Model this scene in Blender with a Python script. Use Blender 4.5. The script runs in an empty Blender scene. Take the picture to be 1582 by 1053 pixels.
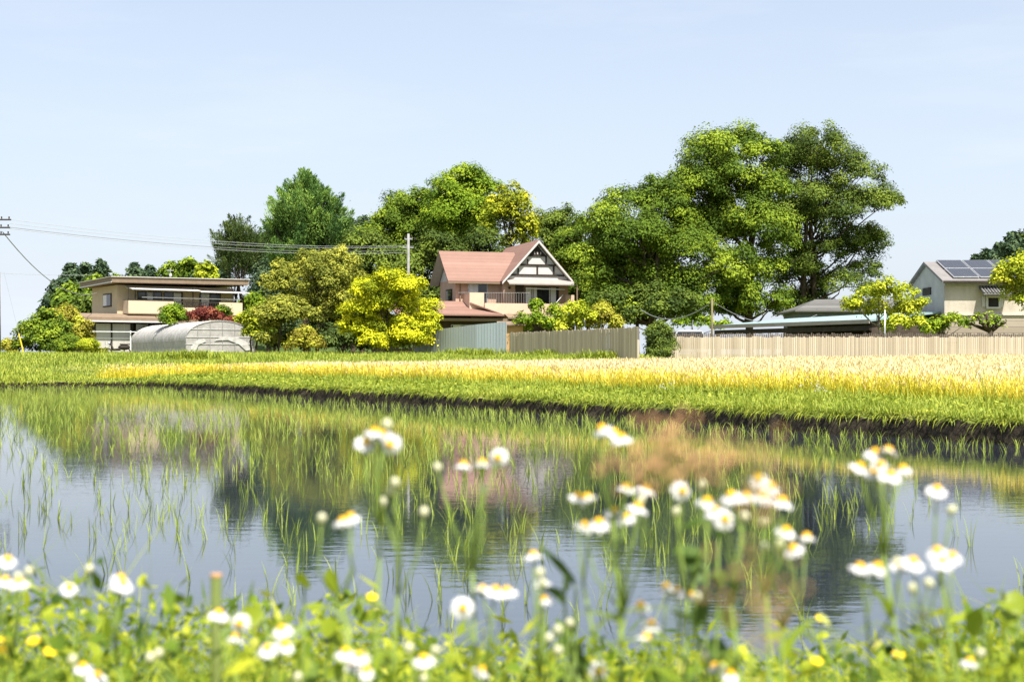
import bpy, math, random
import numpy as np
from mathutils import Vector, Matrix
R = math.radians
rng = np.random.default_rng(7)
random.seed(7)
scene = bpy.context.scene
col = scene.collection

# ------------------------------------------------------------------ camera, sky, sun, exposure
CAMZ, FPX, HOR = 1.1, 2197.0, 556.0
cam_d = bpy.data.cameras.new('camera'); cam = bpy.data.objects.new('camera', cam_d); col.objects.link(cam)
cam.location = (0, 0, CAMZ); cam.rotation_euler = (R(90), 0, 0)
cam_d.sensor_width = 36; cam_d.lens = 50; cam_d.shift_y = (HOR - 526.5) / 1582.0
cam_d.clip_start = 0.05; cam_d.clip_end = 6000
cam_d.dof.use_dof = True; cam_d.dof.focus_distance = 60; cam_d.dof.aperture_fstop = 6.3; cam_d.dof.aperture_blades = 9
scene.camera = cam
SUN_EL, SUN_AZ = 60.0, 28.0          # azimuth: degrees to the right of straight behind the camera
world = bpy.data.worlds.new('World'); scene.world = world; world.use_nodes = True
wn = world.node_tree.nodes; wl = world.node_tree.links
sky = wn.new('ShaderNodeTexSky'); sky.sky_type = 'NISHITA'; sky.sun_disc = False
sky.sun_elevation = R(SUN_EL); sky.sun_rotation = R(180 - SUN_AZ)
sky.air_density = 1.0; sky.dust_density = 2.5; sky.ozone_density = 1.6; sky.altitude = 0
# milky summer sky: the clear sky seen through a pale veil with a few faint streaks of cloud
_tc = wn.new('ShaderNodeTexCoord'); _mp = wn.new('ShaderNodeMapping'); _mp.inputs['Scale'].default_value = (1.2, 1.2, 7.0)
_no = wn.new('ShaderNodeTexNoise'); _no.inputs['Scale'].default_value = 2.4; _no.inputs['Detail'].default_value = 6; _no.inputs['Roughness'].default_value = .62
_rp = wn.new('ShaderNodeMapRange'); _rp.inputs[1].default_value = .48; _rp.inputs[2].default_value = .8; _rp.inputs[3].default_value = 0; _rp.inputs[4].default_value = .24
_mx = wn.new('ShaderNodeMix'); _mx.data_type = 'RGBA'; _mx.inputs[7].default_value = (4.4, 4.78, 5.35, 1)
wl.new(_tc.outputs['Generated'], _mp.inputs[0]); wl.new(_mp.outputs[0], _no.inputs['Vector']); wl.new(_no.outputs['Fac'], _rp.inputs[0])
_sz = wn.new('ShaderNodeSeparateXYZ'); _lo = wn.new('ShaderNodeMapRange'); _lo.inputs[1].default_value = 0; _lo.inputs[2].default_value = .32; _lo.inputs[3].default_value = .8; _lo.inputs[4].default_value = .4
_ad = wn.new('ShaderNodeMath'); _ad.operation = 'ADD'; _ad.use_clamp = True
wl.new(_tc.outputs['Generated'], _sz.inputs[0]); wl.new(_sz.outputs['Z'], _lo.inputs[0]); wl.new(_lo.outputs[0], _ad.inputs[0]); wl.new(_rp.outputs[0], _ad.inputs[1]); wl.new(_ad.outputs[0], _mx.inputs[0])
wl.new(sky.outputs[0], _mx.inputs[6]); wl.new(_mx.outputs[2], wn['Background'].inputs[0]); wn['Background'].inputs[1].default_value = 0.10
sd = bpy.data.lights.new('sun', 'SUN'); sun = bpy.data.objects.new('sun', sd); col.objects.link(sun)
sd.energy = 5.0; sd.angle = R(0.5); sd.color = (1.0, 0.95, 0.86)
_sv = Vector((math.sin(R(SUN_AZ)) * math.cos(R(SUN_EL)), -math.cos(R(SUN_AZ)) * math.cos(R(SUN_EL)), math.sin(R(SUN_EL))))
sun.rotation_euler = _sv.to_track_quat('Z', 'Y').to_euler(); sun.location = (30, -40, 80)
scene.view_settings.view_transform = 'Standard'; scene.view_settings.look = 'None'
scene.view_settings.exposure = 1.0; scene.view_settings.gamma = 1.0
scene.cycles.max_bounces = 6; scene.cycles.diffuse_bounces = 3; scene.cycles.glossy_bounces = 3
scene.cycles.transmission_bounces = 4; scene.cycles.transparent_max_bounces = 8; scene.cycles.volume_bounces = 1
scene.cycles.caustics_reflective = False; scene.cycles.caustics_refractive = False

# ------------------------------------------------------------------ helpers
def at(px, py, D):
    """place in metres of what the photograph shows at (px, py) when it stands D metres away"""
    return Vector(((px - 791.0) / FPX * D, D, CAMZ - (py - HOR) / FPX * D))

def tag(o, label=None, cat=None, group=None, kind=None):
    if label: o['label'] = label
    if cat: o['category'] = cat
    if group: o['group'] = group
    if kind: o['kind'] = kind
    return o

def empty(name, loc, label, cat, group=None, yaw=0):
    o = bpy.data.objects.new(name, None); col.objects.link(o); o.location = loc; o.rotation_euler = (0, 0, R(yaw))
    o.empty_display_size = 0.2
    return tag(o, label, cat, group)

def link_mesh(name, me, mat, parent=None):
    o = bpy.data.objects.new(name, me); col.objects.link(o)
    for m in (mat if isinstance(mat, (list, tuple)) else [mat]): me.materials.append(m)
    if parent: o.parent = parent
    return o

def mesh_np(name, V, F, smooth=False):
    """mesh from an (n,3) array and an (m,k) array of faces, k verts each"""
    me = bpy.data.meshes.new(name); V = np.ascontiguousarray(V, dtype=np.float32); F = np.ascontiguousarray(F, dtype=np.int32)
    me.vertices.add(len(V)); me.vertices.foreach_set('co', V.ravel())
    k = F.shape[1]; me.loops.add(F.size); me.loops.foreach_set('vertex_index', F.ravel())
    me.polygons.add(len(F)); me.polygons.foreach_set('loop_start', np.arange(len(F), dtype=np.int32) * k)
    me.update(calc_edges=True)
    if smooth: me.polygons.foreach_set('use_smooth', np.ones(len(F), dtype=bool))
    return me

def scatter(T, F, pos, B, sc):
    """copies of a small template (k,3) put at pos (n,3) with bases B (n,3,3; columns are the local axes) and scales (n,) or (n,3)"""
    T = np.asarray(T, float); F = np.asarray(F, int); n = len(pos)
    sc = np.asarray(sc, float)
    if sc.ndim == 1: sc = np.repeat(sc[:, None], 3, 1)
    L = T[None] * sc[:, None, :]
    V = np.einsum('nij,nkj->nki', B, L) + np.asarray(pos)[:, None, :]
    FF = F[None] + (np.arange(n) * len(T))[:, None, None]
    return V.reshape(-1, 3), FF.reshape(-1, F.shape[1])

def basis(nrm, g=None):
    """random spin about the normals"""
    g = g or rng
    n = nrm / (np.linalg.norm(nrm, axis=1, keepdims=True) + 1e-9)
    a = g.normal(size=n.shape); y = a - (a * n).sum(1, keepdims=True) * n
    y /= np.linalg.norm(y, axis=1, keepdims=True) + 1e-9
    x = np.cross(y, n)
    return np.stack([x, y, n], axis=2)

def yaw_pitch(yaw, pitch):
    """local z leans by pitch towards the heading yaw"""
    cy, sy, cp, sp = np.cos(yaw), np.sin(yaw), np.cos(pitch), np.sin(pitch)
    x = np.stack([cy, sy, 0 * cy], 1); z = np.stack([-sy * sp, cy * sp, cp], 1); y = np.cross(z, x)
    return np.stack([x, y, z], axis=2)

LEAF_T = [(0, 0, 0), (.27, .42, .05), (0, 1, -.04), (-.27, .42, .05)]; LEAF_F = [(0, 1, 2, 3)]
ROUND_T = [(0, 0, 0), (.36, .16, .06), (.5, .55, .09), (.26, .92, .02), (0, 1, -.05), (-.26, .92, .02), (-.5, .55, .09), (-.36, .16, .06)]
ROUND_F = [(0, 1, 2, 3), (0, 3, 4, 5), (0, 5, 6, 7)]
def blade_T(bend=0.35, n=3):
    V = []; F = []
    for i in range(n):
        t = i / n; w = .5 * (1 - t ** 2.2)
        V += [(-w, bend * t * t, t), (w, bend * t * t, t)]
    V.append((0, bend, .94))
    for i in range(n - 1): F += [(2*i, 2*i+1, 2*i+3), (2*i, 2*i+3, 2*i+2)]
    F.append((2*n-2, 2*n-1, 2*n))
    return np.array(V), np.array(F)
B2 = blade_T(.3, 2); B3 = blade_T(.42, 3); B4 = blade_T(.75, 4)

class MB:
    """collects boxes, slabs, tubes and blobs into one mesh"""
    def __init__(s): s.v = []; s.f = []; s.m = []; s.cur = 0
    def _add(s, vs, fs):
        b = len(s.v); s.v += [tuple(v) for v in vs]; s.f += [tuple(i + b for i in f) for f in fs]; s.m += [s.cur] * len(fs); return s
    def box(s, x0, x1, y0, y1, z0, z1):
        return s._add([(x0,y0,z0),(x1,y0,z0),(x1,y1,z0),(x0,y1,z0),(x0,y0,z1),(x1,y0,z1),(x1,y1,z1),(x0,y1,z1)],
                      [(0,3,2,1),(4,5,6,7),(0,1,5,4),(1,2,6,5),(2,3,7,6),(3,0,4,7)])
    def slab(s, c, th):
        """four (or more) top corners, counter-clockwise seen from above, and a thickness downwards"""
        n = len(c); lo = [(x, y, z - th) for x, y, z in c]
        return s._add(list(c) + lo, [tuple(range(n)), tuple(range(2*n-1, n-1, -1))] + [(i, i + n, (i+1) % n + n, (i+1) % n) for i in range(n)])
    def prism(s, outline, y0, y1):
        """an outline of (x, z), counter-clockwise seen from the front, pushed from y0 to y1"""
        n = len(outline)
        return s._add([(x, y0, z) for x, z in outline] + [(x, y1, z) for x, z in outline],
                      [tuple(range(n)), tuple(range(2*n-1, n-1, -1))] + [(i, i + n, (i+1) % n + n, (i+1) % n) for i in range(n)])
    def tube(s, pts, rad, n=7, cap=True):
        pts = [Vector(p) for p in pts]; b = len(s.v); k = len(pts)
        if not isinstance(rad, (list, tuple)): rad = [rad] * k
        for i, p in enumerate(pts):
            d = (pts[min(i+1, k-1)] - pts[max(i-1, 0)]); d = d.normalized() if d.length > 1e-9 else Vector((0,0,1))
            u = d.cross(Vector((0,0,1)) if abs(d.z) < .9 else Vector((1,0,0))).normalized(); w = d.cross(u)
            for j in range(n):
                a = 2 * math.pi * j / n; s.v.append(tuple(p + (u * math.cos(a) + w * math.sin(a)) * rad[i]))
        for i in range(k - 1):
            for j in range(n):
                s.f.append((b + i*n + j, b + i*n + (j+1) % n, b + (i+1)*n + (j+1) % n, b + (i+1)*n + j)); s.m.append(s.cur)
        if cap:
            s.f.append(tuple(b + j for j in range(n))[::-1]); s.m.append(s.cur)
            s.f.append(tuple(b + (k-1)*n + j for j in range(n))); s.m.append(s.cur)
        return s
    def blob(s, c, r, nu=10, nv=7, jit=0.0):
        b = len(s.v); c = Vector(c); r = r if isinstance(r, (tuple, list)) else (r, r, r)
        for i in range(nv + 1):
            t = math.pi * i / nv
            for j in range(nu):
                a = 2 * math.pi * j / nu; q = 1 + random.uniform(-jit, jit)
                s.v.append((c.x + r[0]*q*math.sin(t)*math.cos(a), c.y + r[1]*q*math.sin(t)*math.sin(a), c.z + r[2]*q*math.cos(t)))
        for i in range(nv):
            for j in range(nu):
                s.f.append((b+i*nu+j, b+(i+1)*nu+j, b+(i+1)*nu+(j+1) % nu, b+i*nu+(j+1) % nu)); s.m.append(s.cur)
        return s
    def build(s, name, mat, parent=None, smooth=False):
        me = bpy.data.meshes.new(name); me.from_pydata(s.v, [], s.f); me.update()
        o = link_mesh(name, me, mat, parent)
        me.polygons.foreach_set('material_index', s.m)
        if smooth: me.polygons.foreach_set('use_smooth', [True] * len(me.polygons))
        return o

# ------------------------------------------------------------------ materials
class NT:
    def __init__(s, name):
        s.mat = bpy.data.materials.new(name); s.mat.use_nodes = True; s.t = s.mat.node_tree; s.n = s.t.nodes; s.l = s.t.links
        s.b = s.n['Principled BSDF']; s.out = s.n['Material Output']
    def new(s, t, **k):
        n = s.n.new(t)
        for a, v in k.items(): setattr(n, a, v)
        return n
    def noise(s, scale, detail=4, rough=.6, vec=None, stretch=None):
        tc = s.new('ShaderNodeTexCoord'); v = tc.outputs['Object'] if vec is None else vec
        if stretch:
            mp = s.new('ShaderNodeMapping'); mp.inputs['Scale'].default_value = stretch; s.l.new(v, mp.inputs[0]); v = mp.outputs[0]
        n = s.new('ShaderNodeTexNoise'); n.inputs['Scale'].default_value = scale; n.inputs['Detail'].default_value = detail
        n.inputs['Roughness'].default_value = rough; s.l.new(v, n.inputs['Vector']); return n.outputs['Fac']
    def ramp(s, fac, stops):
        r = s.new('ShaderNodeValToRGB'); e = r.color_ramp.elements
        while len(e) < len(stops): e.new(.5)
        for i, (p, c) in enumerate(stops): e[i].position = p; e[i].color = (*c, 1)
        s.l.new(fac, r.inputs[0]); return r.outputs[0]
    def mix(s, fac, a, b, mode='MIX'):
        m = s.new('ShaderNodeMix', data_type='RGBA', blend_type=mode)
        for sock, v in ((m.inputs[0], fac), (m.inputs[6], a), (m.inputs[7], b)):
            if isinstance(v, (int, float)): sock.default_value = v
            elif isinstance(v, tuple): sock.default_value = (*v, 1)
            else: s.l.new(v, sock)
        return m.outputs[2]
    def math(s, op, a, b=0.0):
        m = s.new('ShaderNodeMath', operation=op)
        for sock, v in ((m.inputs[0], a), (m.inputs[1], b)):
            if isinstance(v, (int, float)): sock.default_value = v
            else: s.l.new(v, sock)
        return m.outputs[0]
    def bump(s, h, strength, dist):
        b = s.new('ShaderNodeBump'); b.inputs['Strength'].default_value = strength; b.inputs['Distance'].default_value = dist
        s.l.new(h, b.inputs['Height']); s.l.new(b.outputs[0], s.b.inputs['Normal']); return b
    def base(s, c, rough=.7, spec=.3, metal=0.0):
        if isinstance(c, tuple): s.b.inputs['Base Color'].default_value = (*c, 1)
        else: s.l.new(c, s.b.inputs['Base Color'])
        s.b.inputs['Roughness'].default_value = rough; s.b.inputs['Specular IOR Level'].default_value = spec; s.b.inputs['Metallic'].default_value = metal
        return s.mat

MATS = {}
def leaf_mat(key, stops, scale=0.35, transl=.3, rough=.55, spec=.25, bough=False):
    """foliage: tone differs from leaf to leaf and from bough to bough"""
    if key in MATS: return MATS[key]
    m = NT(key); g = m.new('ShaderNodeNewGeometry'); oi = m.new('ShaderNodeObjectInfo')
    f = m.math('ADD', m.math('MULTIPLY', g.outputs['Random Per Island'], .55), m.math('MULTIPLY', m.noise(scale, 3), .9))
    if bough:
        at_ = m.new('ShaderNodeAttribute', attribute_name='tone')
        f = m.math('ADD', m.math('MULTIPLY', g.outputs['Random Per Island'], .26), m.math('ADD', m.math('MULTIPLY', at_.outputs['Fac'], .72), m.math('MULTIPLY', m.noise(scale, 3), .34)))
    f = m.math('SUBTRACT', f, .22 if not bough else .16)
    c = m.ramp(f, stops); m.base(c, rough, spec)
    tr = m.new('ShaderNodeBsdfTranslucent'); m.l.new(c, tr.inputs[0])
    mx = m.new('ShaderNodeMixShader'); mx.inputs[0].default_value = transl
    m.l.new(m.b.outputs[0], mx.inputs[1]); m.l.new(tr.outputs[0], mx.inputs[2]); m.l.new(mx.outputs[0], m.out.inputs[0])
    MATS[key] = m.mat; return m.mat

def grain(key, c0, c1, scale=3.0, rough=.8, spec=.2, bump=0.0, stretch=None, metal=0.0, detail=5):
    if key in MATS: return MATS[key]
    m = NT(key); n = m.noise(scale, detail, .65, stretch=stretch); c = m.ramp(n, [(.28, c0), (.72, c1)])
    m.base(c, rough, spec, metal)
    if bump: m.bump(n, .6, bump)
    MATS[key] = m.mat; return m.mat

def courses(key, c0, c1, period, axis='Z', rough=.65, line=.55, bump=.03):
    """courses of tiles or boards at a real period along one axis, each row with small changes of tone"""
    if key in MATS: return MATS[key]
    m = NT(key); tc = m.new('ShaderNodeTexCoord'); sx = m.new('ShaderNodeSeparateXYZ'); m.l.new(tc.outputs['Object'], sx.inputs[0])
    p = m.math('MULTIPLY', sx.outputs[axis], 1.0 / period); fr = m.math('FRACT', p)
    wn_ = m.new('ShaderNodeTexWhiteNoise', noise_dimensions='1D'); m.l.new(m.math('FLOOR', p), wn_.inputs['W'])
    tone = m.math('ADD', m.math('MULTIPLY', wn_.outputs['Value'], .55), m.math('MULTIPLY', m.noise(1.3, 5), .5))
    c = m.ramp(tone, [(.2, c0), (.85, c1)])
    edge = m.math('LESS_THAN', fr, .12); c = m.mix(m.math('MULTIPLY', edge, 1 - line), c, (c0[0]*.3, c0[1]*.3, c0[2]*.3))
    m.base(c, rough, .25); m.bump(fr, .5, bump); MATS[key] = m.mat; return m.mat

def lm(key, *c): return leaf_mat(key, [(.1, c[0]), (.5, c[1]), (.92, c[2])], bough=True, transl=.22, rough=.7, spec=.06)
LM = dict(
    forest=lm('forest_leaf', (.047, .084, .013), (.128, .20, .021), (.315, .40, .034)),  # brightest stop paints sunlit lime patches into the leaf colour
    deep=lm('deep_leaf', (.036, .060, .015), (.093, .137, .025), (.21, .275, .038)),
    bright=lm('bright_leaf', (.06, .115, .012), (.18, .28, .02), (.40, .48, .035)),
    lime=lm('lime_leaf', (.14, .19, .016), (.38, .44, .026), (.62, .62, .06)),
    gold=lm('gold_leaf', (.13, .175, .013), (.42, .455, .018), (.74, .70, .03)),
    olive=lm('olive_leaf', (.10, .12, .02), (.25, .27, .04), (.47, .46, .07)),
    feather=lm('feather_leaf', (.055, .115, .036), (.15, .27, .06), (.32, .45, .09)),
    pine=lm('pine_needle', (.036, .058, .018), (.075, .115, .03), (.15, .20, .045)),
    blue=lm('haze_blue_needle', (.034, .06, .038), (.07, .115, .058), (.14, .19, .085)),  # bluish cast puts the haze over the far trees into their colour
    yellowish=lm('yellowish_leaf', (.09, .125, .014), (.27, .31, .02), (.52, .50, .03)),
    red=lm('red_leaf', (.09, .022, .02), (.20, .05, .036), (.32, .11, .06)),
    rust=lm('rust_leaf', (.18, .15, .025), (.34, .32, .04), (.46, .48, .05)),
)
BARK = grain('bark', (.03, .022, .016), (.11, .085, .06), 6, .9, .1, .02, (1, 1, .25))
PALE_BARK = grain('pale_bark', (.10, .085, .07), (.24, .21, .17), 6, .9, .1, .02, (1, 1, .25))

# ------------------------------------------------------------------ ground
P1 = np.array((6.5, 18.0)); P2 = np.array((-14.6, 56.6))            # the straight far edge of the paddy and its corner
d1 = (P2 - P1) / np.linalg.norm(P2 - P1); n1 = np.array((d1[1], -d1[0]))
n2 = np.array((0.05, 0.9987)); d2 = np.array((-n2[1], n2[0]))
def sdist(X, Y):
    s1 = (X - P1[0]) * n1[0] + (Y - P1[1]) * n1[1]; s2 = (X - P2[0]) * n2[0] + (Y - P2[1]) * n2[1]
    return np.maximum(s1, s2)
def sstep(a, b, x):
    t = np.clip((x - a) / (b - a), 0, 1); return t * t * (3 - 2 * t)
def zfield(X, Y):
    base = .14 + .42 * np.clip((X + 18) / 38, 0, 1.2) * np.clip((Y - 20) / 40, 0, 1)
    up = 1.22 * sstep(60, 74, Y) + .3 * sstep(72, 100, Y)
    return np.maximum(base + .14 * sstep(8, 0, 0*X), base) * (1 - sstep(60, 74, Y)) + up
def zground(X, Y, s=None):
    X = np.asarray(X, float); Y = np.asarray(Y, float); s = sdist(X, Y) if s is None else s
    f = zfield(X, Y)
    lip = np.maximum(.06 + .26 * np.clip((X + 14) / 19, 0, 1), f - .02)                                  # the grassy lip of the bank
    b = lip + (f - lip) * sstep(1.6, 3.4, s)
    return np.where(s < 0.22, -.22 + (b + .22) * np.clip(s / .22 + .05, 0, 1), b)
def zg(x, y): return float(zground(np.array([x]), np.array([y]))[0])

def edge_wobble(t):
    """the bank's edge wanders and is nibbled by small slips"""
    return .14 * np.sin(1.1*t) + .09 * np.sin(2.7*t + 1) + .06 * np.sin(6.3*t + 2) + .045 * np.sin(13.1*t) + .03 * np.sin(23*t + .4)
def ground_sheet():
    sv = np.array([-.6, -.25, 0, .07, .15, .24, .4, .7, 1.1, 1.6, 2.2, 2.8, 3.5, 5, 7, 9, 12, 15, 18, 21, 24, 28, 32, 37, 43, 50, 60, 75, 95, 120, 160, 220, 320, 500, 900, 1800])
    ts = []
    L1 = np.linalg.norm(P2 - P1)
    for t in np.concatenate([np.arange(-60, -4, 1.0), np.arange(-4, L1 - .3, .16)]): ts.append((P1 + d1 * t, n1))
    for k in range(15):
        a = k / 14; n = n1 * (1 - a) + n2 * a; ts.append((P2 + d1 * (-.3 + .3 * min(1, 2*a)) + d2 * .3 * max(0, 2*a - 1), n / np.linalg.norm(n)))
    for t in np.concatenate([np.arange(.6, 14, .3), np.arange(14, 120, 3.0)]): ts.append((P2 + d2 * t, n2))
    E = np.array([a for a, b in ts]); N = np.array([b for a, b in ts]); k = len(ts)
    jit = edge_wobble((E - P1[None]) @ d1) * (N[:, 0] > .85)
    S = sv[None] + jit[:, None] * np.exp(-np.maximum(sv, 0) / 1.2)[None]
    X = E[:, 0:1] + N[:, 0:1] * S; Y = E[:, 1:2] + N[:, 1:2] * S
    Z = zground(X, Y, np.repeat(sv[None], k, 0)) + rng.normal(0, .02, X.shape) * ((sv > .1) & (sv < 4))[None]
    V = np.stack([X, Y, Z], 2).reshape(-1, 3); m = len(sv)
    i = np.arange(k - 1)[:, None]; j = np.arange(m - 1)[None]
    F = np.stack([i*m + j, i*m + j + 1, (i+1)*m + j + 1, (i+1)*m + j], 2).reshape(-1, 4)[:, ::-1]
    return mesh_np('ground', V, F)
mg = NT('earth_and_turf'); geo = mg.new('ShaderNodeNewGeometry'); sxyz = mg.new('ShaderNodeSeparateXYZ'); mg.l.new(geo.outputs['Normal'], sxyz.inputs[0])
turf = mg.ramp(mg.noise(.9, 6), [(.3, (.07, .09, .02)), (.5, (.14, .17, .03)), (.72, (.26, .25, .07))])
soil = mg.ramp(mg.noise(9, 6), [(.3, (.010, .009, .007)), (.55, (.032, .026, .019)), (.75, (.075, .07, .035))])
steep = mg.math('LESS_THAN', mg.math('ABSOLUTE', sxyz.outputs['Z']), .72)
mg.base(mg.mix(steep, turf, soil), .95, .1); mg.bump(mg.noise(14, 5), .8, .04)
tag(link_mesh('ground', ground_sheet(), mg.mat), kind='structure')

# the near bank, where the camera crouches
def znear(X, Y):
    edge = 2.75 + .18 * np.sin(X * 1.7) + .1 * np.sin(X * 4.1 + 1)
    top = .56 - .07 * np.minimum(Y, 3); return np.where(Y < edge, top, top - .75 * sstep(0, 1.5, Y - edge))
gx = np.concatenate([np.arange(-70, -4, 3.0), np.arange(-4, 4, .12), np.arange(4, 13, 1.5)]); gy = np.concatenate([np.arange(-30, 0, 3.0), np.arange(0, 5.2, .12)])
XX, YY = np.meshgrid(gx, gy); ZZ = znear(XX, YY) + rng.normal(0, .008, XX.shape)
i = np.arange(len(gy) - 1)[:, None]; j = np.arange(len(gx) - 1)[None]; mm = len(gx)
Fn = np.stack([i*mm + j, i*mm + j + 1, (i+1)*mm + j + 1, (i+1)*mm + j], 2).reshape(-1, 4)
tag(link_mesh('bank', mesh_np('bank', np.stack([XX, YY, ZZ], 2).reshape(-1, 3), Fn), mg.mat), kind='structure')

# flooded paddy
mw = NT('paddy_water')
big = mw.noise(.22, 2, .5); fine = mw.noise(5.5, 3, .55, stretch=(.55, 1.5, 1)); fine2 = mw.noise(17, 2, .5, stretch=(.6, 1.4, 1))
h = mw.math('ADD', mw.math('MULTIPLY', fine, mw.ramp(big, [(.35, (.25,)*3), (.65, (1.0,)*3)])), mw.math('MULTIPLY', fine2, .16))
mw.base(mw.ramp(mw.noise(.8, 4), [(.3, (.016, .021, .030)), (.7, (.022, .028, .040))]), .012, .5); mw.b.inputs['IOR'].default_value = 2.1
mw.bump(h, 1.0, .0014)
wv = MB(); wv._add([(-140, 1.5, 0), (14, 1.5, 0), (14, 66, 0), (-140, 66, 0)], [(0, 1, 2, 3)])
tag(wv.build('water', mw.mat), kind='structure')

# hills far behind
def hill(name, cx, cy, rx, ry, h):
    n = 24; X, Y = np.meshgrid(np.linspace(-1, 1, n), np.linspace(-1, 1, n)); r2 = X*X + Y*Y
    Z = h * np.clip(1 - r2, 0, 1) ** 1.3 - 1.2 + rng.normal(0, .3, X.shape)
    i = np.arange(n-1)[:, None]; j = np.arange(n-1)[None]
    F = np.stack([i*n + j, i*n + j + 1, (i+1)*n + j + 1, (i+1)*n + j], 2).reshape(-1, 4)
    o = link_mesh(name, mesh_np(name, np.stack([cx + X*rx, cy + Y*ry, Z + 1.5], 2).reshape(-1, 3), F, True), grain('hill_turf', (.03, .05, .015), (.08, .11, .03), .2, .95, .05))
    return tag(o, kind='structure')
hill('hill', -43, 258, 42, 45, 10); hill('hill', 92, 215, 60, 40, 9)

# ------------------------------------------------------------------ trees
def crown_mesh(name, lobes, leaf, dens, seed, flat=.62, up=.95, fill=1.0, sub=.3, plume=False):
    """lobes: (x, y, z, rx, ry, rz) in metres.  Boughs sit on each lobe's shell; every bough is a flattened spray of leaves
    (or, for the feathery kinds, a plume that points up and outwards)."""
    g = np.random.default_rng(seed); P = []; N = []; TN = []; YD = []
    for (x, y, z, rx, ry, rz) in lobes:
        r = (rx * ry * rz) ** (1/3); k = max(7, int(21 * fill * (1 + r * .22)))
        d = g.normal(size=(k, 3)); d /= np.linalg.norm(d, axis=1, keepdims=True)
        d[:, 2] = np.where(d[:, 2] < -.35, -d[:, 2] * .7, d[:, 2])
        rad = g.uniform(.45, 1.06, k) ** .6
        c = np.array((x, y, z)) + d * rad[:, None] * np.array((rx, ry, rz))
        s = sub * 1.08 * r * np.exp(g.normal(0, .33, k)) + .10
        for q in range(k):
            n = int(dens / 34 * .95 * math.pi * s[q] ** 2 / (.27 * leaf ** 2) * g.uniform(.6, 1.25)) + 4
            tone = np.full(n, g.uniform(0, 1))
            if plume:
                ax = d[q] * np.array((.8, .8, .35)) + np.array((0, 0, .75)); ax /= np.linalg.norm(ax); n = max(10, n); t = g.uniform(-.7, 1.5, n)
                wd = s[q] * .42 * np.clip(1 - .62 * np.maximum(t, 0), .06, 1)
                off = ax[None] * (t * s[q])[:, None] + g.normal(size=(n, 3)) * wd[:, None]; tone = np.full(n, g.uniform(0, 1))
                YD.append(ax[None] + g.normal(size=(n, 3)) * .45)
            else:
                u = g.normal(size=(n, 3)); u /= np.linalg.norm(u, axis=1, keepdims=True); rr = g.uniform(.05, 1.0, n) ** .5 * (1 + .25 * g.normal(size=n) * (g.uniform(0, 1, n) < .3))
                off = u * rr[:, None] * s[q] * np.array((1, 1, flat)); off[:, 2] -= .22 * (off[:, 0]**2 + off[:, 1]**2) / max(s[q], .1)
            P.append(c[q] + off); od = off / (np.linalg.norm(off, axis=1, keepdims=True) + 1e-6); N.append(g.normal(size=(n, 3)) * .33 + np.array((0, 0, up * .85)) + od * .9 + d[q] * .4); TN.append(tone)
    P = np.concatenate(P); N = np.concatenate(N); TN = np.concatenate(TN); sc = leaf * g.uniform(.6, 1.35, len(P))
    if plume:
        yd = np.concatenate(YD); yd /= np.linalg.norm(yd, axis=1, keepdims=True); xx = np.cross(yd, N); xx /= np.linalg.norm(xx, axis=1, keepdims=True) + 1e-9; B = np.stack([xx, yd, np.cross(xx, yd)], 2); sc = np.stack([sc * .62, sc * 1.5, sc], 1)
    else: B = basis(N, g)
    V, F = scatter(LEAF_T, LEAF_F, P, B, sc)
    me = mesh_np(name, V, F); at_ = me.attributes.new('tone', 'FLOAT', 'POINT'); at_.data.foreach_set('value', np.repeat(TN, 4).astype(np.float32)); return me

def limb_path(a, b, g, sag=.12, k=4):
    a = Vector(a); b = Vector(b); out = []
    for i in range(k + 1):
        t = i / k; p = a.lerp(b, t); p.z += (b - a).length * sag * math.sin(math.pi * t) * -.4
        if 0 < i < k: p += Vector((g.normal(), g.normal(), g.normal())) * (b - a).length * .03
        out.append(p)
    return out

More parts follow.
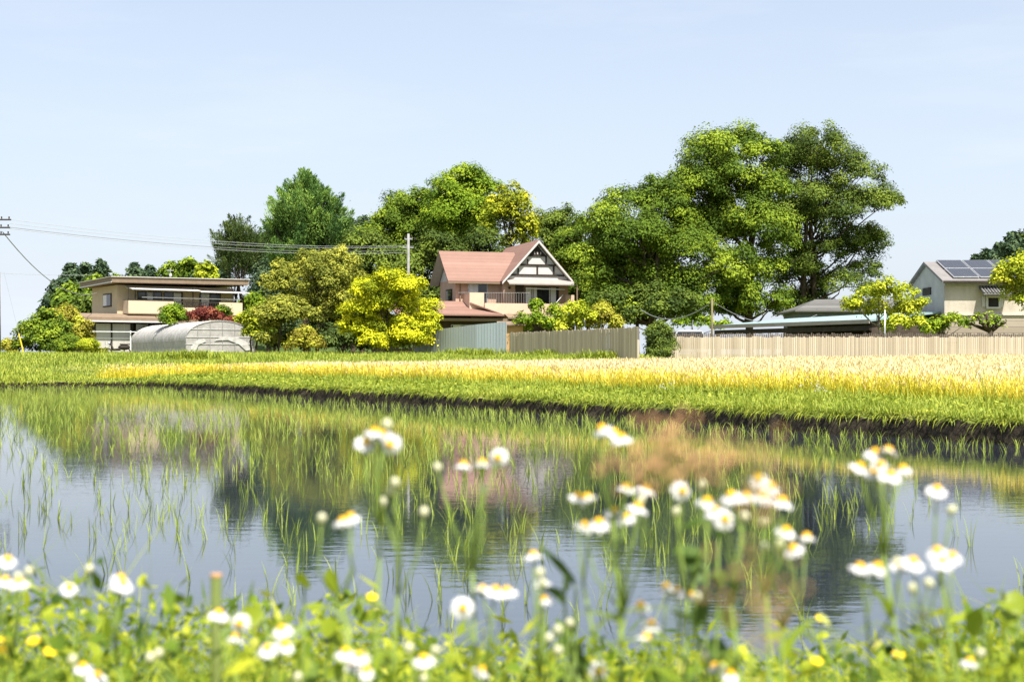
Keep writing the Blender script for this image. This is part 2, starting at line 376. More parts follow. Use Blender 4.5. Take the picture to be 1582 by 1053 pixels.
def tree(name, label, cat, D, lobes, mat, trunk=None, base=None, leaf=.3, dens=34, seed=1, depth=.55, flat=.62, sub=.3, up=.95, fill=1.0, plume=False, tr=None, bark=None, group=None, twin=False, squash=1.0):
    """lobes as the photograph shows them (px, py, r, [ry]) at D metres; depth spreads them through a round crown"""
    g = np.random.default_rng(seed); k = D / FPX
    xs = [l[0] for l in lobes]; cx = (min(xs) + max(xs)) / 2; half = max((max(xs) - min(xs)) / 2, 12)
    tp = trunk if trunk is not None else cx
    bx = (tp - 791) / FPX * D; bz = zg(bx, D) if base is None else base
    root = empty(name, (bx, D, bz), label, cat, group)
    L = []
    for l in lobes:
        p = at(l[0], l[1], D); r = l[2] * k; rz = (l[3] if len(l) > 3 else l[2] * .85) * k
        w = math.sqrt(max(.05, 1 - ((l[0] - cx) / (half * 1.15)) ** 2)) * half * k * depth
        dy = g.uniform(-1, 1) * w
        q = 1 + dy / D                                              # a lobe nearer or farther keeps its real place on its own sight line
        L.append((p.x * q - bx, dy, CAMZ + (p.z - CAMZ) * q - bz, r * 1.06, r * 1.15, rz * 1.06))
    # a few lobes behind give the crown its far side
    for l in list(L)[::3]: L.append((l[0] * .8, abs(l[1]) + half * k * depth * .5, l[2] * .95, l[3], l[4], l[5]))
    link_mesh('crown', crown_mesh('crown', L, leaf, dens, seed, flat, up, fill, sub, plume), mat, root)
    top = max(l[2] for l in L); low = min(l[2] for l in L); r0 = tr or max(.06, top * .022)
    m = MB(); axes = [0.0] if not twin else [-.35, .4]
    for ax in axes:
        m.tube([(ax*1.2, 0, -.25), (ax, 0, .25), (ax + g.normal()*.15, g.normal()*.15, top * .33), (ax*.6 + g.normal()*.25, g.normal()*.2, top * .62), (ax*.3, 0, top * .93)],
               [r0 * 1.5, r0 * 1.05, r0 * .85, r0 * .5, r0 * .12], 9)
    for l in L:
        z0 = max(.12 * top, min(l[2] * .62, top * .62)); ax = axes[g.integers(len(axes))]
        m.tube(limb_path((ax, 0, z0), (l[0], l[1], l[2]), g), [r0 * .42, r0 * .34, r0 * .26, r0 * .17, r0 * .06], 6)
        for _ in range(2):
            e = (l[0] + g.normal() * l[3] * .6, l[1] + g.normal() * l[4] * .5, l[2] + g.uniform(-.2, .7) * l[5])
            m.tube(limb_path((l[0]*.8, l[1]*.8, l[2]*.9 + z0*.1), e, g, k=2), [r0 * .16, r0 * .1, r0 * .03], 5)
    m.build('trunk', bark or BARK, root, True)
    return root

T = tree
# the tall trees right of the brown house
T('broadleaf_tree', 'tallest dark green tree, open crown with sky showing through, left of the storehouse', 'tree', 113,
  [(1262,222,40),(1228,262,45),(1300,262,45),(1335,268,28),(1340,318,42),(1372,312,22),(1280,320,52),(1228,340,50),(1318,375,45),(1352,372,22),(1268,400,45),(1338,418,26),(1232,420,38),(1300,440,36),(1345,448,18),(1250,462,34),(1215,385,35),(1205,290,34),(1212,330,34),(1240,300,34),(1225,235,26)],
  LM['deep'], 1252, leaf=.19, dens=27, seed=11, sub=.29, fill=1.05, tr=.27, twin=True, flat=.55)
T('broadleaf_tree', 'broad green tree with layered lit boughs, right behind the wooden pole', 'tree', 108,
  [(1098,232,42),(1150,222,34),(1180,238,30),(1072,285,42),(1130,285,52),(1188,300,40),(1100,345,52),(1165,350,50),(1200,372,30),(1060,340,36),(1128,410,48),(1190,420,36),(1150,455,34),(1205,462,22),(1095,440,36),(1112,470,24),(1150,480,22),(1190,478,20)],
  LM['forest'], 1158, leaf=.21, dens=32, seed=12, sub=.32, tr=.3)
T('broadleaf_tree', 'wide spreading green tree with a dark underside, between brown house and tallest trees', 'tree', 104,
  [(1020,292,30),(968,318,40),(1035,325,40),(928,345,34),(988,368,50),(1052,385,46),(940,392,42),(905,395,26),(985,425,46),(1045,440,46),(920,432,30),(1068,470,32),(960,462,32),(1005,470,36),(1045,478,30),(925,470,26)],
  LM['forest'], 1008, leaf=.21, dens=32, seed=13, sub=.33, tr=.3)
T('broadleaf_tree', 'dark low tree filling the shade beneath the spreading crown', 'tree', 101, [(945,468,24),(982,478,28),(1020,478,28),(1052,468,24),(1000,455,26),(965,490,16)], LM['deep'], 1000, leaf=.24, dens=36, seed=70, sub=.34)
T('broadleaf_tree', 'green leafy tree just right of the half timbered gable', 'tree', 120,
  [(880,378,26),(905,360,24),(870,405,24),(900,420,32),(890,450,26),(930,455,28)], LM['forest'], 893, leaf=.21, dens=32, seed=14, sub=.33)
# behind the brown house
T('broadleaf_tree', 'bright green tall tree rising directly behind the brown roofed house', 'tree', 132,
  [(716,278,30),(742,298,34),(690,296,30),(712,322,40),(752,328,34),(678,328,28),(700,352,34),(740,362,30)], LM['bright'], 716, leaf=.24, dens=32, seed=15, sub=.33, tr=.35)
T('broadleaf_tree', 'yellowish green tree above the ridge of the gable roof', 'tree', 128,
  [(788,300,26),(800,330,30),(778,342,28),(815,350,18),(795,372,22),(770,318,20)], LM['yellowish'], 790, leaf=.3, dens=22, seed=16, sub=.3, fill=.85)
T('broadleaf_tree', 'dark green tree with layered boughs behind the concrete utility pole', 'tree', 136,
  [(622,325,34),(655,315,30),(600,350,34),(640,360,42),(575,365,26),(668,352,30),(610,395,36),(655,400,34),(585,405,28)], LM['forest'], 640, leaf=.24, dens=32, seed=17, sub=.33)
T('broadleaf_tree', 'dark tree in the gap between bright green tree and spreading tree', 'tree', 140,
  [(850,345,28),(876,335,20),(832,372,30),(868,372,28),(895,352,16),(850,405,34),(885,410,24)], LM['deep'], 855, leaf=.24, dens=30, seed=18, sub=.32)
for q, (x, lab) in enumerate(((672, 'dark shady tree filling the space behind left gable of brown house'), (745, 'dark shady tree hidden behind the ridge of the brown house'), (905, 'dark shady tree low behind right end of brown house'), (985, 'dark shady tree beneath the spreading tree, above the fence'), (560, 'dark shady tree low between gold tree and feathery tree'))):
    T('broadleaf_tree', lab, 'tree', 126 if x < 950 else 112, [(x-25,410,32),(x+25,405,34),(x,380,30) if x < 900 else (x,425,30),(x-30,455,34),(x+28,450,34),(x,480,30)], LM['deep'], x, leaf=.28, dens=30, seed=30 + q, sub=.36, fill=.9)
T('feathery_tree', 'pointed feathery blue green tree standing tall above the olive tree', 'tree', 128,
  [(470,287,14),(462,308,22),(490,312,18),(450,330,24),(480,338,32),(512,330,14),(436,352,22),(468,365,34),(508,360,26),(434,378,24),(484,392,38),(524,378,14),(450,400,30),(472,280,8,10),(456,296,8,9),(446,312,8,9),(498,303,8,9),(511,318,8,8),(522,333,8,8),(431,335,8,9),(425,352,8,8),(527,352,7,8),(486,290,7,9)], LM['feather'], 474, leaf=.2, dens=40, seed=19, sub=.36, plume=True)
T('pine_tree', 'dark pine with two bare trunks beside the flat roofed tan house', 'tree', 122,
  [(366,362,18),(346,378,16),(390,380,14),(368,388,22),(344,400,13),(384,403,16),(360,412,16)], LM['pine'], 369, leaf=.17, dens=30, seed=20, sub=.34, tr=.16, twin=True, plume=True)
for q, (x, y, r, lab) in enumerate(((415, 395, 26, 'dark tree right of the two trunked pine'), (545, 372, 26, 'distant dark tree in the dip right of the feathery tree'), (425, 440, 30, 'dark shaded tree low behind the olive tree'), (395, 470, 20, 'small green tree beside right end of the tan house'))):
    T('broadleaf_tree', lab, 'tree', 150 if q < 3 else 128, [(x,y,r),(x-r*.6,y+r*.8,r*.8),(x+r*.7,y+r*.7,r*.9),(x,y+r*1.6,r),(x+r*.5,y+r*2.2,r*.8)], LM[('blue','deep','blue','bright')[q]], x, leaf=.28, dens=30, seed=40 + q, sub=.36)
# garden trees
T('broadleaf_tree', 'olive green bushy tree behind the golden tree', 'tree', 101,
  [(478,402,24),(520,402,26),(440,420,24),(500,432,40),(455,448,36),(540,432,22),(418,436,16),(535,462,26),(480,470,34),(515,485,26)], LM['olive'], 490, leaf=.19, dens=38, seed=21, sub=.27)
T('golden_tree', 'golden yellow leafed tree left of the sheet metal fence', 'tree', 92,
  [(600,432,24),(570,448,26),(632,446,24),(600,470,40),(556,482,30),(645,482,32),(664,492,18),(586,505,32),(636,512,30),(552,512,22),(610,525,22),(575,528,20),(648,526,18),(545,500,18),(668,508,14)], LM['gold'], 598, leaf=.17, dens=40, seed=22, sub=.28, bark=BARK)
T('pruned_tree', 'umbrella shaped pruned tree with bare trunk, right of the plastic greenhouse', 'tree', 96,
  [(432,472,22),(458,474,20),(408,484,18),(440,488,24),(478,486,16),(418,502,16),(412,522,14)], LM['olive'], 430, leaf=.2, dens=46, seed=23, sub=.3)
T('shrub', 'yellow green shrub touching right side of the plastic greenhouse roof', 'shrub', 99, [(378,492,12),(390,486,12),(398,500,14),(388,512,14)], LM['lime'], 388, leaf=.18, dens=40, seed=24)
T('shrub', 'spiky pale green shrub at foot of the olive tree', 'shrub', 93, [(470,522,18),(460,532,16),(484,532,16)], LM['rust'], 471, leaf=.2, dens=40, seed=25, up=.2)
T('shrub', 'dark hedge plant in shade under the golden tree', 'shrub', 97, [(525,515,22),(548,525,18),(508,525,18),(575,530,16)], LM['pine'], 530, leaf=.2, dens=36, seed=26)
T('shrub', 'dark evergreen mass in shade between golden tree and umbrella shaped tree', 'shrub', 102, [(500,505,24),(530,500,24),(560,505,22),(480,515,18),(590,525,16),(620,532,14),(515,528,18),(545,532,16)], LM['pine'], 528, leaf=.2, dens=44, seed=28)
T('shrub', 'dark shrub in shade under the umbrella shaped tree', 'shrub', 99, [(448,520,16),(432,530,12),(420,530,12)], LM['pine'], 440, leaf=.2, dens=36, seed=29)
# left garden
T('shrub', 'large dark green shrub near the grey pole at far left', 'shrub', 100, [(58,506,24),(42,518,18),(72,488,14),(85,508,24),(60,530,22),(35,534,14),(85,532,18)], LM['forest'], 62, leaf=.2, dens=40, seed=50)
T('shrub', 'lime yellow shrub rising out of the large dark one at far left', 'shrub', 101, [(75,486,11),(88,492,10),(66,496,9)], LM['lime'], 78, leaf=.17, dens=36, seed=71)
T('shrub', 'reddish olive rounded shrub between large dark shrub and tan house', 'shrub', 102, [(105,488,19),(122,502,17),(90,488,16),(115,512,20)], LM['rust'], 110, leaf=.19, dens=42, seed=51)
T('topiary_bush', 'dark clipped round bush, left of a smaller bright one', 'bush', 98, [(103,531,16),(98,537,12),(108,525,11)], LM['forest'], 103, leaf=.12, dens=90, seed=52)
T('topiary_bush', 'small bright green clipped dome in front of the tan house', 'bush', 98, [(134,534,13,10)], LM['lime'], 134, leaf=.1, dens=130, seed=53)
T('shrub', 'low grey green shrub beside parked scooter', 'shrub', 99, [(150,544,8,6),(160,543,7,5)], LM['olive'], 154, leaf=.14, dens=40, seed=54)
T('shrub', 'low reddish shrub beside the grey pole at far left', 'shrub', 104, [(12,532,10,8),(4,537,8,7),(20,540,9,7)], LM['rust'], 12, leaf=.16, dens=40, seed=55)
T('shrub', 'round bright green shrub in front of the cream balcony', 'shrub', 108, [(268,482,15),(260,492,12),(277,492,13)], LM['bright'], 268, leaf=.17, dens=44, seed=56)
T('japanese_maple', 'dark red maple bush behind the plastic greenhouse', 'shrub', 108, [(305,487,13,10),(322,485,15,10),(335,490,10,8)], LM['red'], 316, leaf=.16, dens=46, seed=57)
T('shrub', 'small green shrub right of the dark red maple', 'shrub', 110, [(342,480,10),(350,486,8)], LM['forest'], 345, leaf=.17, dens=40, seed=58)
T('shrub', 'small orange red shrub beside the greenhouse end wall', 'shrub', 106, [(362,500,8,6),(356,494,6,5)], LM['red'], 360, leaf=.15, dens=40, seed=59)
# before the brown house
T('shrub', 'feathery light green young tree in front of brown house terrace', 'shrub', 92, [(828,470,10),(822,492,20),(840,500,18),(808,500,14),(858,482,14),(870,495,16)], LM['bright'], 832, leaf=.19, dens=30, seed=60, sub=.3, fill=.8)
T('shrub', 'yellow green bush behind the wooden fence, right of terrace', 'shrub', 90, [(888,478,18),(880,498,18),(905,490,16)], LM['lime'], 890, leaf=.18, dens=34, seed=61, fill=.8)
T('shrub', 'olive and rust coloured bush near middle of the grey fence', 'shrub', 91, [(930,482,18),(945,495,16),(918,500,14),(955,502,10)], LM['rust'], 932, leaf=.18, dens=34, seed=62)
T('conical_bush', 'egg shaped clipped bush standing in front of the fence corner', 'bush', 63.4, [(1018,513,17,15),(1018,528,21,19),(1018,544,20,12)], LM['deep'], 1018, leaf=.11, dens=52, seed=63, base=.95)
T('shrub', 'distant pale green tree seen under the big crowns', 'tree', 150, [(1070,490,14),(1090,497,12),(1050,497,12),(1120,500,10),(975,492,14),(1000,496,14)], LM['bright'], 1070, leaf=.3, dens=30, seed=64)
# by the storehouse
T('small_tree', 'lime green young tree over the fence in front of carport', 'tree', 70,
  [(1370,445,18),(1340,460,20),(1395,455,20),(1318,470,14),(1355,478,22),(1400,480,22),(1425,470,14),(1385,500,18),(1412,500,14)], LM['lime'], 1357, leaf=.17, dens=30, seed=65, sub=.3, fill=.75, bark=PALE_BARK)
T('shrub', 'low leafy green bush along the storehouse wall', 'shrub', 72, [(1452,500,12),(1470,496,14),(1490,500,11),(1435,504,12)], LM['bright'], 1462, leaf=.17, dens=24, seed=66, fill=.7)
T('small_tree', 'lime green tree at the far right edge before the storehouse', 'tree', 66,
  [(1560,415,22),(1590,405,28),(1545,432,14),(1575,440,24),(1605,440,28),(1580,462,18),(1620,470,26)], LM['lime'], 1625, leaf=.17, dens=30, seed=67, sub=.3, fill=.75, bark=PALE_BARK)
# pollarded tree with few leaves
bx = at(1531, 517, 71); tr_ = empty('pollarded_tree', (bx.x, 71, zg(bx.x, 71)), 'gnarled pruned tree with bare crooked limbs before storehouse wall', 'tree')
g_ = np.random.default_rng(5); m = MB(); z0 = CAMZ - (512 - HOR) / FPX * 71 - tr_.location.z
m.tube([(0,0,-.2),(.02,0,z0*.6),(-.03,0,z0+.2)], [.17,.14,.12], 8)
for (px, py) in ((1506,488),(1515,498),(1500,500),(1521,484),(1545,490),(1550,498),(1536,494)):
    e = at(px, py, 71) - tr_.location; mid = Vector((e.x*.62, g_.normal()*.2, z0 + .2 + (e.z - z0 - .2)*.35)); m.tube([(0,0,z0), mid, Vector((e.x, g_.normal()*.3, e.z))], [.11,.085,.05], 7); m.blob((e.x, 0, e.z), .09, 7, 5, .25)
m.build('trunk', BARK, tr_, True)
Lp = [tuple(at(px, py, 71) - tr_.location) + (.35, .35, .3) for px, py in ((1533,492),(1512,492),(1540,500),(1526,500))]
link_mesh('crown', crown_mesh('crown', Lp, .16, 9, 4, fill=.4), LM['bright'], tr_)

# far woods: a dozen separate crowns on each hill
def wood(spots, group, seed):
    for q, (x, y, r, D, kind, lab) in enumerate(spots):
        if kind in ('blue', 'pine'):
            lo = [(x, y - r*.6, r*.42), (x - r*.3, y, r*.5), (x + r*.3, y + r*.1, r*.55), (x - r*.4, y + r*.7, r*.62), (x + r*.35, y + r*.8, r*.66), (x, y + r*1.6, r*.8)]
        else:
            lo = [(x, y, r*.7), (x - r*.6, y + r*.4, r*.6), (x + r*.6, y + r*.35, r*.6), (x, y + r*.9, r*.9), (x + r*.2, y + r*1.8, r*.9)]
        b = at(x, y + r*3, D).z
        T('conifer_tree' if kind in ('blue', 'pine') else 'woodland_tree', lab, 'tree', D, lo, LM[kind], x, base=min(b, 12), leaf=.6, dens=24, seed=seed + q, group=group, sub=.36)
wood([(110,425,18,190,'blue','dark conifer at left end of the wood, above tan house roof'), (88,448,16,195,'blue','lower dark conifer at the very left of the wood'), (132,420,14,200,'blue','dark conifer with forked top behind left of tan roof'), (155,416,14,200,'blue','conifer nearest to the corner of the tan roof'),
      (112,452,26,175,'forest','rounded mid green tree left of the tan house wall'), (150,442,26,180,'forest','rounded green tree against left gable of tan house'), (78,468,16,185,'blue','lowest dark tree left of the tan house'), (135,470,24,170,'deep','shaded tree low beside tan house wall'),
      (208,418,12,240,'blue','pointed conifer standing above the tan roof'), (232,424,14,250,'blue','hazy tree above left of tan roof middle'), (262,415,16,250,'forest','hazy round tree above tan roof middle'), (290,408,18,250,'forest','tallest hazy tree above the tan roof'), (318,413,14,200,'lime','single lime green tree above the tan roof'),
      (340,420,16,240,'blue','hazy dark tree left of the pine trunks'), (310,430,18,245,'blue','hazy tree below the lime green tree'), (180,432,14,240,'forest','hazy tree low behind tan roof corner'), (400,378,16,210,'blue','hazy dark conifer between pine and feathery tree'), (425,400,18,215,'blue','hazy conifer low left of the feathery tree'), (540,352,16,230,'blue','hazy conifer top right of the feathery tree'), (560,348,14,230,'blue','hazy conifer nearest left of broad dark tree')], 'trees in the hazy wood beyond the tan house', 100)
wood([(1565,372,14,175,'blue','tallest dark tree above the solar panels'), (1545,390,15,180,'blue','rounded dark tree right of storehouse roof'), (1525,396,10,185,'blue','small dark tree top behind the solar panels'), (1508,401,6,185,'blue','smallest tree tip at left end of right wood'), (1585,368,18,180,'deep','dark tree cut by the right edge of view'), (1575,400,18,178,'blue','lower dark tree behind lime green leaves at far right')], 'trees in the wood behind the storehouse', 140)

# ------------------------------------------------------------------ building materials
TILE = courses('red_brown_roof_tiles', (.205, .118, .09), (.275, .162, .128), .28, 'Z', .7, .75)
TAN = grain('tan_render', (.46, .385, .255), (.53, .445, .30), 1.2, .85)
CREAM = grain('cream_render', (.53, .43, .30), (.59, .48, .34), 1.5, .85)
PINK = grain('pink_render', (.46, .31, .23), (.53, .365, .275), 1.5, .85)
PINKLT = grain('pale_pink_render', (.58, .41, .30), (.65, .47, .35), 1.5, .85)
WHITE = grain('white_boards', (.48, .47, .455), (.56, .55, .54), 2, .7)
SOFFIT = grain('soffit_boards', (.46, .43, .39), (.56, .53, .49), 2, .8)
FRAIL = grain('dull_rail', (.22, .21, .20), (.30, .29, .28), 3, .6)
PENT = grain('taupe_sheet', (.27, .235, .215), (.35, .31, .285), 2, .7)
BEAM = grain('dark_beam', (.022, .017, .014), (.05, .04, .033), 5, .7)
BROWN = grain('brown_fascia', (.18, .132, .09), (.24, .178, .124), 2, .7)
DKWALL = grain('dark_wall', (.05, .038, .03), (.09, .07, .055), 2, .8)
METAL = grain('grey_metal', (.42, .43, .44), (.56, .57, .58), 4, .4, .5, metal=.6)
WHITEP = grain('white_paint', (.70, .70, .69), (.78, .78, .76), 3, .5)
CURTAIN = grain('curtain_cloth', (.36, .34, .31), (.52, .50, .46), 3, .9, stretch=(7, 7, .2))
LIGHTC = grain('white_curtain', (.60, .60, .60), (.74, .74, .74), 3, .9, stretch=(7, 7, .2))
GLASSD = grain('window_glass', (.012, .014, .017), (.03, .035, .04), 1, .06, .6)
SHADE = grain('interior', (.02, .017, .015), (.045, .04, .035), 2, .9)
KAWARA = courses('grey_roof_tiles', (.12, .115, .11), (.2, .195, .19), .25, 'X', .6, .5)

def part(name, mat, parent, f, smooth=False):
    m = MB(); f(m); return m.build(name, mat, parent, smooth)
def window(parent, x0, x1, z0, z1, y, frame=BEAM, mull=1, curtain=None, t=.05, glass=None):
    """a framed window on a wall whose outer face is at y; panes sit inside the frame"""
    m = MB(); m.box(x0, x1, y - t, y + .02, z0, z0 + t).box(x0, x1, y - t, y + .02, z1 - t, z1).box(x0, x0 + t, y - t, y + .02, z0 + t, z1 - t).box(x1 - t, x1, y - t, y + .02, z0 + t, z1 - t)
    for k in range(mull):
        c = x0 + (x1 - x0) * (k + 1) / (mull + 1); m.box(c - t/2, c + t/2, y - t*.8, y + .02, z0 + t, z1 - t)
    w = m.build('window', frame, parent)
    part('pane', glass or GLASSD, w, lambda q: q.box(x0 + t, x1 - t, y - .02, y + .015, z0 + t, z1 - t))
    for (a, b) in (curtain or []):
        part('curtain', LIGHTC, w, lambda q: q.box(x0 + (x1-x0)*a, x0 + (x1-x0)*b, y - .03, y - .021, z0 + t, z1 - t))
    return w

# ------------------------------------------------------------------ brown roofed house
bh = empty('brown_house', (-4.36, 110, 1.5), 'two storey house with red brown gable roof and black timber framing', 'house', yaw=17)
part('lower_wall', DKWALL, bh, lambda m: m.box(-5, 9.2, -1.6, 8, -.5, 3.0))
part('wall', PINK, bh, lambda m: m.box(0, 3.6, 0, 4.9, 3.0, 5.85).box(3.6, 8.9, -.9, 7.2, 3.0, 5.75))
def gl(m):
    m._add([(0, 0, 5.85), (0, 4.9, 5.85), (0, 2.45, 7.95), (.2, 0, 5.85), (.2, 4.9, 5.85), (.2, 2.45, 7.95)], [(0, 2, 1), (3, 4, 5), (0, 3, 5, 2), (1, 2, 5, 4), (0, 1, 4, 3)])
part('side_gable', WHITE, bh, gl)
gw = part('gable', WHITE, bh, lambda m: m.prism([(3.6, 5.75), (9.0, 5.75), (6.35, 8.65)], -.9, -.7))
def beams(m):
    y0, y1 = -.98, -.9
    m.box(4.05, 8.55, y0, y1, 6.15, 6.28).box(4.8, 7.85, y0, y1, 6.95, 7.07).box(5.55, 7.1, y0, y1, 7.68, 7.8)
    m.box(6.28, 6.4, y0 + .01, y1, 6.28, 6.95).box(7.62, 7.74, y0 + .01, y1, 6.28, 6.95).box(4.72, 4.84, y0 + .01, y1, 6.28, 6.72)
    m.box(7.0, 7.11, y0 + .01, y1, 7.07, 7.68).box(5.5, 5.6, y0 + .01, y1, 7.07, 7.45)
part('timber_beam', BEAM, gw, beams)
vt = part('gable_vent', BEAM, gw, lambda m: m.prism([(5.65, 7.8), (7.0, 7.8), (6.35, 8.5)], -.97, -.9))
part('vent_post', WHITE, vt, lambda m: [m.box(x - .04, x + .04, -.99, -.97, 7.84, 8.02) for x in (6.1, 6.35, 6.6)])
def roofL(m):
    m.slab([(-.75, -.55, 5.7), (5.5, -.55, 5.7), (5.5, 2.45, 8.2), (-.75, 2.45, 8.2)], .14); m.slab([(-.75, 2.452, 8.2), (5.5, 2.452, 8.2), (5.5, 5.45, 5.7), (-.75, 5.45, 5.7)], .14)
rl = part('side_roof', TILE, bh, roofL)
def roofR(m):
    m.slab([(3.42, -1.3, 5.72), (6.35, -1.3, 8.97), (6.35, 7.6, 8.97), (3.42, 7.6, 5.72)][::-1], .15); m.slab([(6.352, -1.3, 8.97), (9.28, -1.3, 5.72), (9.28, 7.6, 5.72), (6.352, 7.6, 8.97)], .15)
m = MB(); roofR(m); m.f = [f for f in m.f]; rr = m.build('main_roof', TILE, bh)
def barge(m):
    for sx in (-1, 1):
        a = (6.35, 8.80); b = (6.35 + sx * 2.98, 5.5)
        m._add([(a[0], -1.35, a[1] + .11), (b[0], -1.35, b[1] + .11), (b[0], -1.35, b[1] - .06), (a[0], -1.35, a[1] - .1), (a[0], -1.29, a[1] + .11), (b[0], -1.29, b[1] + .11), (b[0], -1.29, b[1] - .06), (a[0], -1.29, a[1] - .1)],
               [(0,1,2,3),(7,6,5,4),(0,4,5,1),(1,5,6,2),(2,6,7,3),(3,7,4,0)])
part('bargeboard', WHITE, rr, barge)
def soff(m):
    m.slab([(3.44, -1.29, 5.55), (6.345, -1.29, 8.78), (6.345, -.9, 8.78), (3.44, -.9, 5.55)][::-1], .03); m.slab([(6.355, -1.29, 8.78), (9.26, -1.29, 5.55), (9.26, -.9, 5.55), (6.355, -.9, 8.78)], .03)
part('soffit', SOFFIT, rr, soff)
part('soffit', SOFFIT, rl, lambda m: (m.slab([(-.74, -.5, 5.59), (-.01, -.5, 5.59), (-.01, 2.44, 8.04), (-.74, 2.44, 8.04)], .03), m.slab([(-.74, 2.46, 8.04), (-.01, 2.46, 8.04), (-.01, 5.4, 5.59), (-.74, 5.4, 5.59)], .03)))
part('gutter', BROWN, rl, lambda m: m.box(-.75, 3.4, -.66, -.56, 5.5, 5.6).tube([(.35, -.1, 5.55), (.35, -.1, 3.2)], .05, 6))
part('pent_roof', PENT, bh, lambda m: m.slab([(3.75, -1.95, 5.5), (9.15, -1.95, 5.5), (9.15, -.9, 5.9), (3.75, -.9, 5.9)], .1))
part('side_window', BEAM, bh, lambda m: m.box(-.06, 0, 1.0, 2.9, 4.15, 5.15))
part('side_pane', GLASSD, bh, lambda m: m.box(-.075, -.06, 1.1, 2.8, 4.25, 5.05))
window(bh, 1.0, 2.55, 3.55, 5.55, 0, METAL, 1, [(.05, .5)])
window(bh, 5.3, 8.1, 3.2, 5.3, -.9, BEAM, 3, [(.03, .2), (.22, .36), (.72, .92)])
part('wall_panel', DKWALL, bh, lambda m: m.box(4.55, 5.25, -.93, -.9, 3.05, 5.45))
part('wall_lamp', BEAM, bh, lambda m: m.blob((4.05, -.98, 5.2), .1))
part('awning_pole', WHITEP, bh, lambda m: m.tube([(5.2, -1.5, 5.15), (8.4, -1.5, 5.1)], .05, 6).tube([(7.3, -1.5, 3.6), (8.3, -1.4, 4.7)], .03, 5))
par = part('parapet', PINKLT, bh, lambda m: m.box(.6, 1.75, -1.9, -1.75, 3.5, 4.75).box(1.75, 8.3, -2.1, -1.95, 2.95, 3.95).box(.6, .75, -1.75, 0, 3.5, 4.7).box(8.6, 9.3, -1.2, -1.05, 3.9, 4.7))
part('terrace_floor', PINK, bh, lambda m: m.box(.75, 8.9, -1.95, -.9, 2.8, 3.0))
def rail(m):
    m.tube([(-.3, -1.9, 4.72), (.6, -1.85, 4.74)], .016, 5).tube([(1.75, -1.85, 4.74), (5.4, -2.0, 4.78)], .018, 5)
    for k in range(18): m.tube([(1.9 + k * .2, -2.0, 3.95), (1.9 + k * .2, -2.0, 4.74)], .014, 4)
part('railing', FRAIL, par, rail)
def lowroof(m):
    m.slab([(-5.4, -3.3, 3.05), (2.9, -3.3, 3.05), (.45, -.01, 4.15), (-5.4, -.01, 4.15)], .12); m.slab([(2.92, -3.3, 3.05), (3.4, -1.95, 3.05), (.62, -1.95, 4.0)], .1)
part('lower_roof', TILE, bh, lowroof)
part('lower_roof', BROWN, bh, lambda m: m.slab([(3.3, -3.1, 2.85), (10.2, -3.1, 2.85), (10.2, -2.12, 3.15), (3.3, -2.12, 3.15)], .12).box(-5.3, 3.4, -3.0, -1.7, 2.55, 2.75))
part('porch_post', BROWN, bh, lambda m: m.tube([(9.6, -1.0, 0), (9.6, -1.0, 5.6)], .07, 6))
for x in (-3.6, -.8, 2.2): window(bh, x, x + 1.7, .5, 2.3, -1.6, METAL, 1, [(.1, .45)])

# ------------------------------------------------------------------ flat roofed tan house
th = empty('tan_house', (-32.2, 116, 1.5), 'flat roofed tan house with long cream balcony at left', 'house', yaw=35)
part('wall', TAN, th, lambda m: m.box(0, 10.2, 0, 6.2, 3.2, 5.73))
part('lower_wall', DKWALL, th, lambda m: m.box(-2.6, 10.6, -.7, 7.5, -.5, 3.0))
rf = part('roof', BROWN, th, lambda m: m.slab([(-.9, -1.3, 6.28), (11.0, -1.3, 6.42), (11.0, 6.6, 6.3), (-.9, 6.6, 6.14)], .42))
part('ridge_cap', SOFFIT, rf, lambda m: m.slab([(-1.0, -1.4, 6.345), (11.1, -1.4, 6.485), (11.1, 6.7, 6.365), (-1.0, 6.7, 6.205)], .06))
part('eave_board', WHITE, rf, lambda m: m._add([(-.95, -1.3, 5.84), (-.95, 6.6, 5.70), (-.95, 6.6, 5.80), (-.95, -1.3, 5.94), (-.91, -1.3, 5.84), (-.91, 6.6, 5.70), (-.91, 6.6, 5.80), (-.91, -1.3, 5.94)], [(0,1,2,3),(7,6,5,4),(0,3,7,4),(1,5,6,2),(2,6,7,3),(0,4,5,1)]))
bl = part('balcony', CREAM, th, lambda m: m.box(.45, 4.3, -1.35, -1.23, 3.4, 4.45).box(4.3, 8.3, -1.35, -1.23, 3.4, 3.95).box(8.3, 10.4, -1.35, -1.23, 3.4, 4.45).box(.45, .57, -1.23, 0, 3.4, 4.45).box(.57, 10.4, -1.23, 0, 3.3, 3.4))
def brail(m):
    m.box(4.3, 8.3, -1.33, -1.27, 4.38, 4.45)
    for k in range(27): m.box(4.36 + k*.15, 4.40 + k*.15, -1.32, -1.28, 3.95, 4.38)
    m.box(.4, 4.3, -1.37, -1.2, 4.452, 4.52)
part('railing', BEAM, bl, brail)
part('handrail', WHITEP, bl, lambda m: m.tube([(1.6, -1.3, 4.72), (10.3, -1.3, 4.72)], .035, 5))
part('balcony_post', BEAM, bl, lambda m: [m.tube([(x, -1.28, 3.4), (x, -1.28, 5.6)], .045, 5) for x in (.5, 1.05, 6.0, 9.6)])
part('awning', WHITE, th, lambda m: m.slab([(.6, -1.75, 5.38), (6.5, -1.75, 5.38), (6.5, -.05, 5.6), (.6, -.05, 5.6)], .07).slab([(6.5, -1.75, 5.3), (10.9, -1.75, 5.3), (10.9, -.05, 5.5), (6.5, -.05, 5.5)], .07))
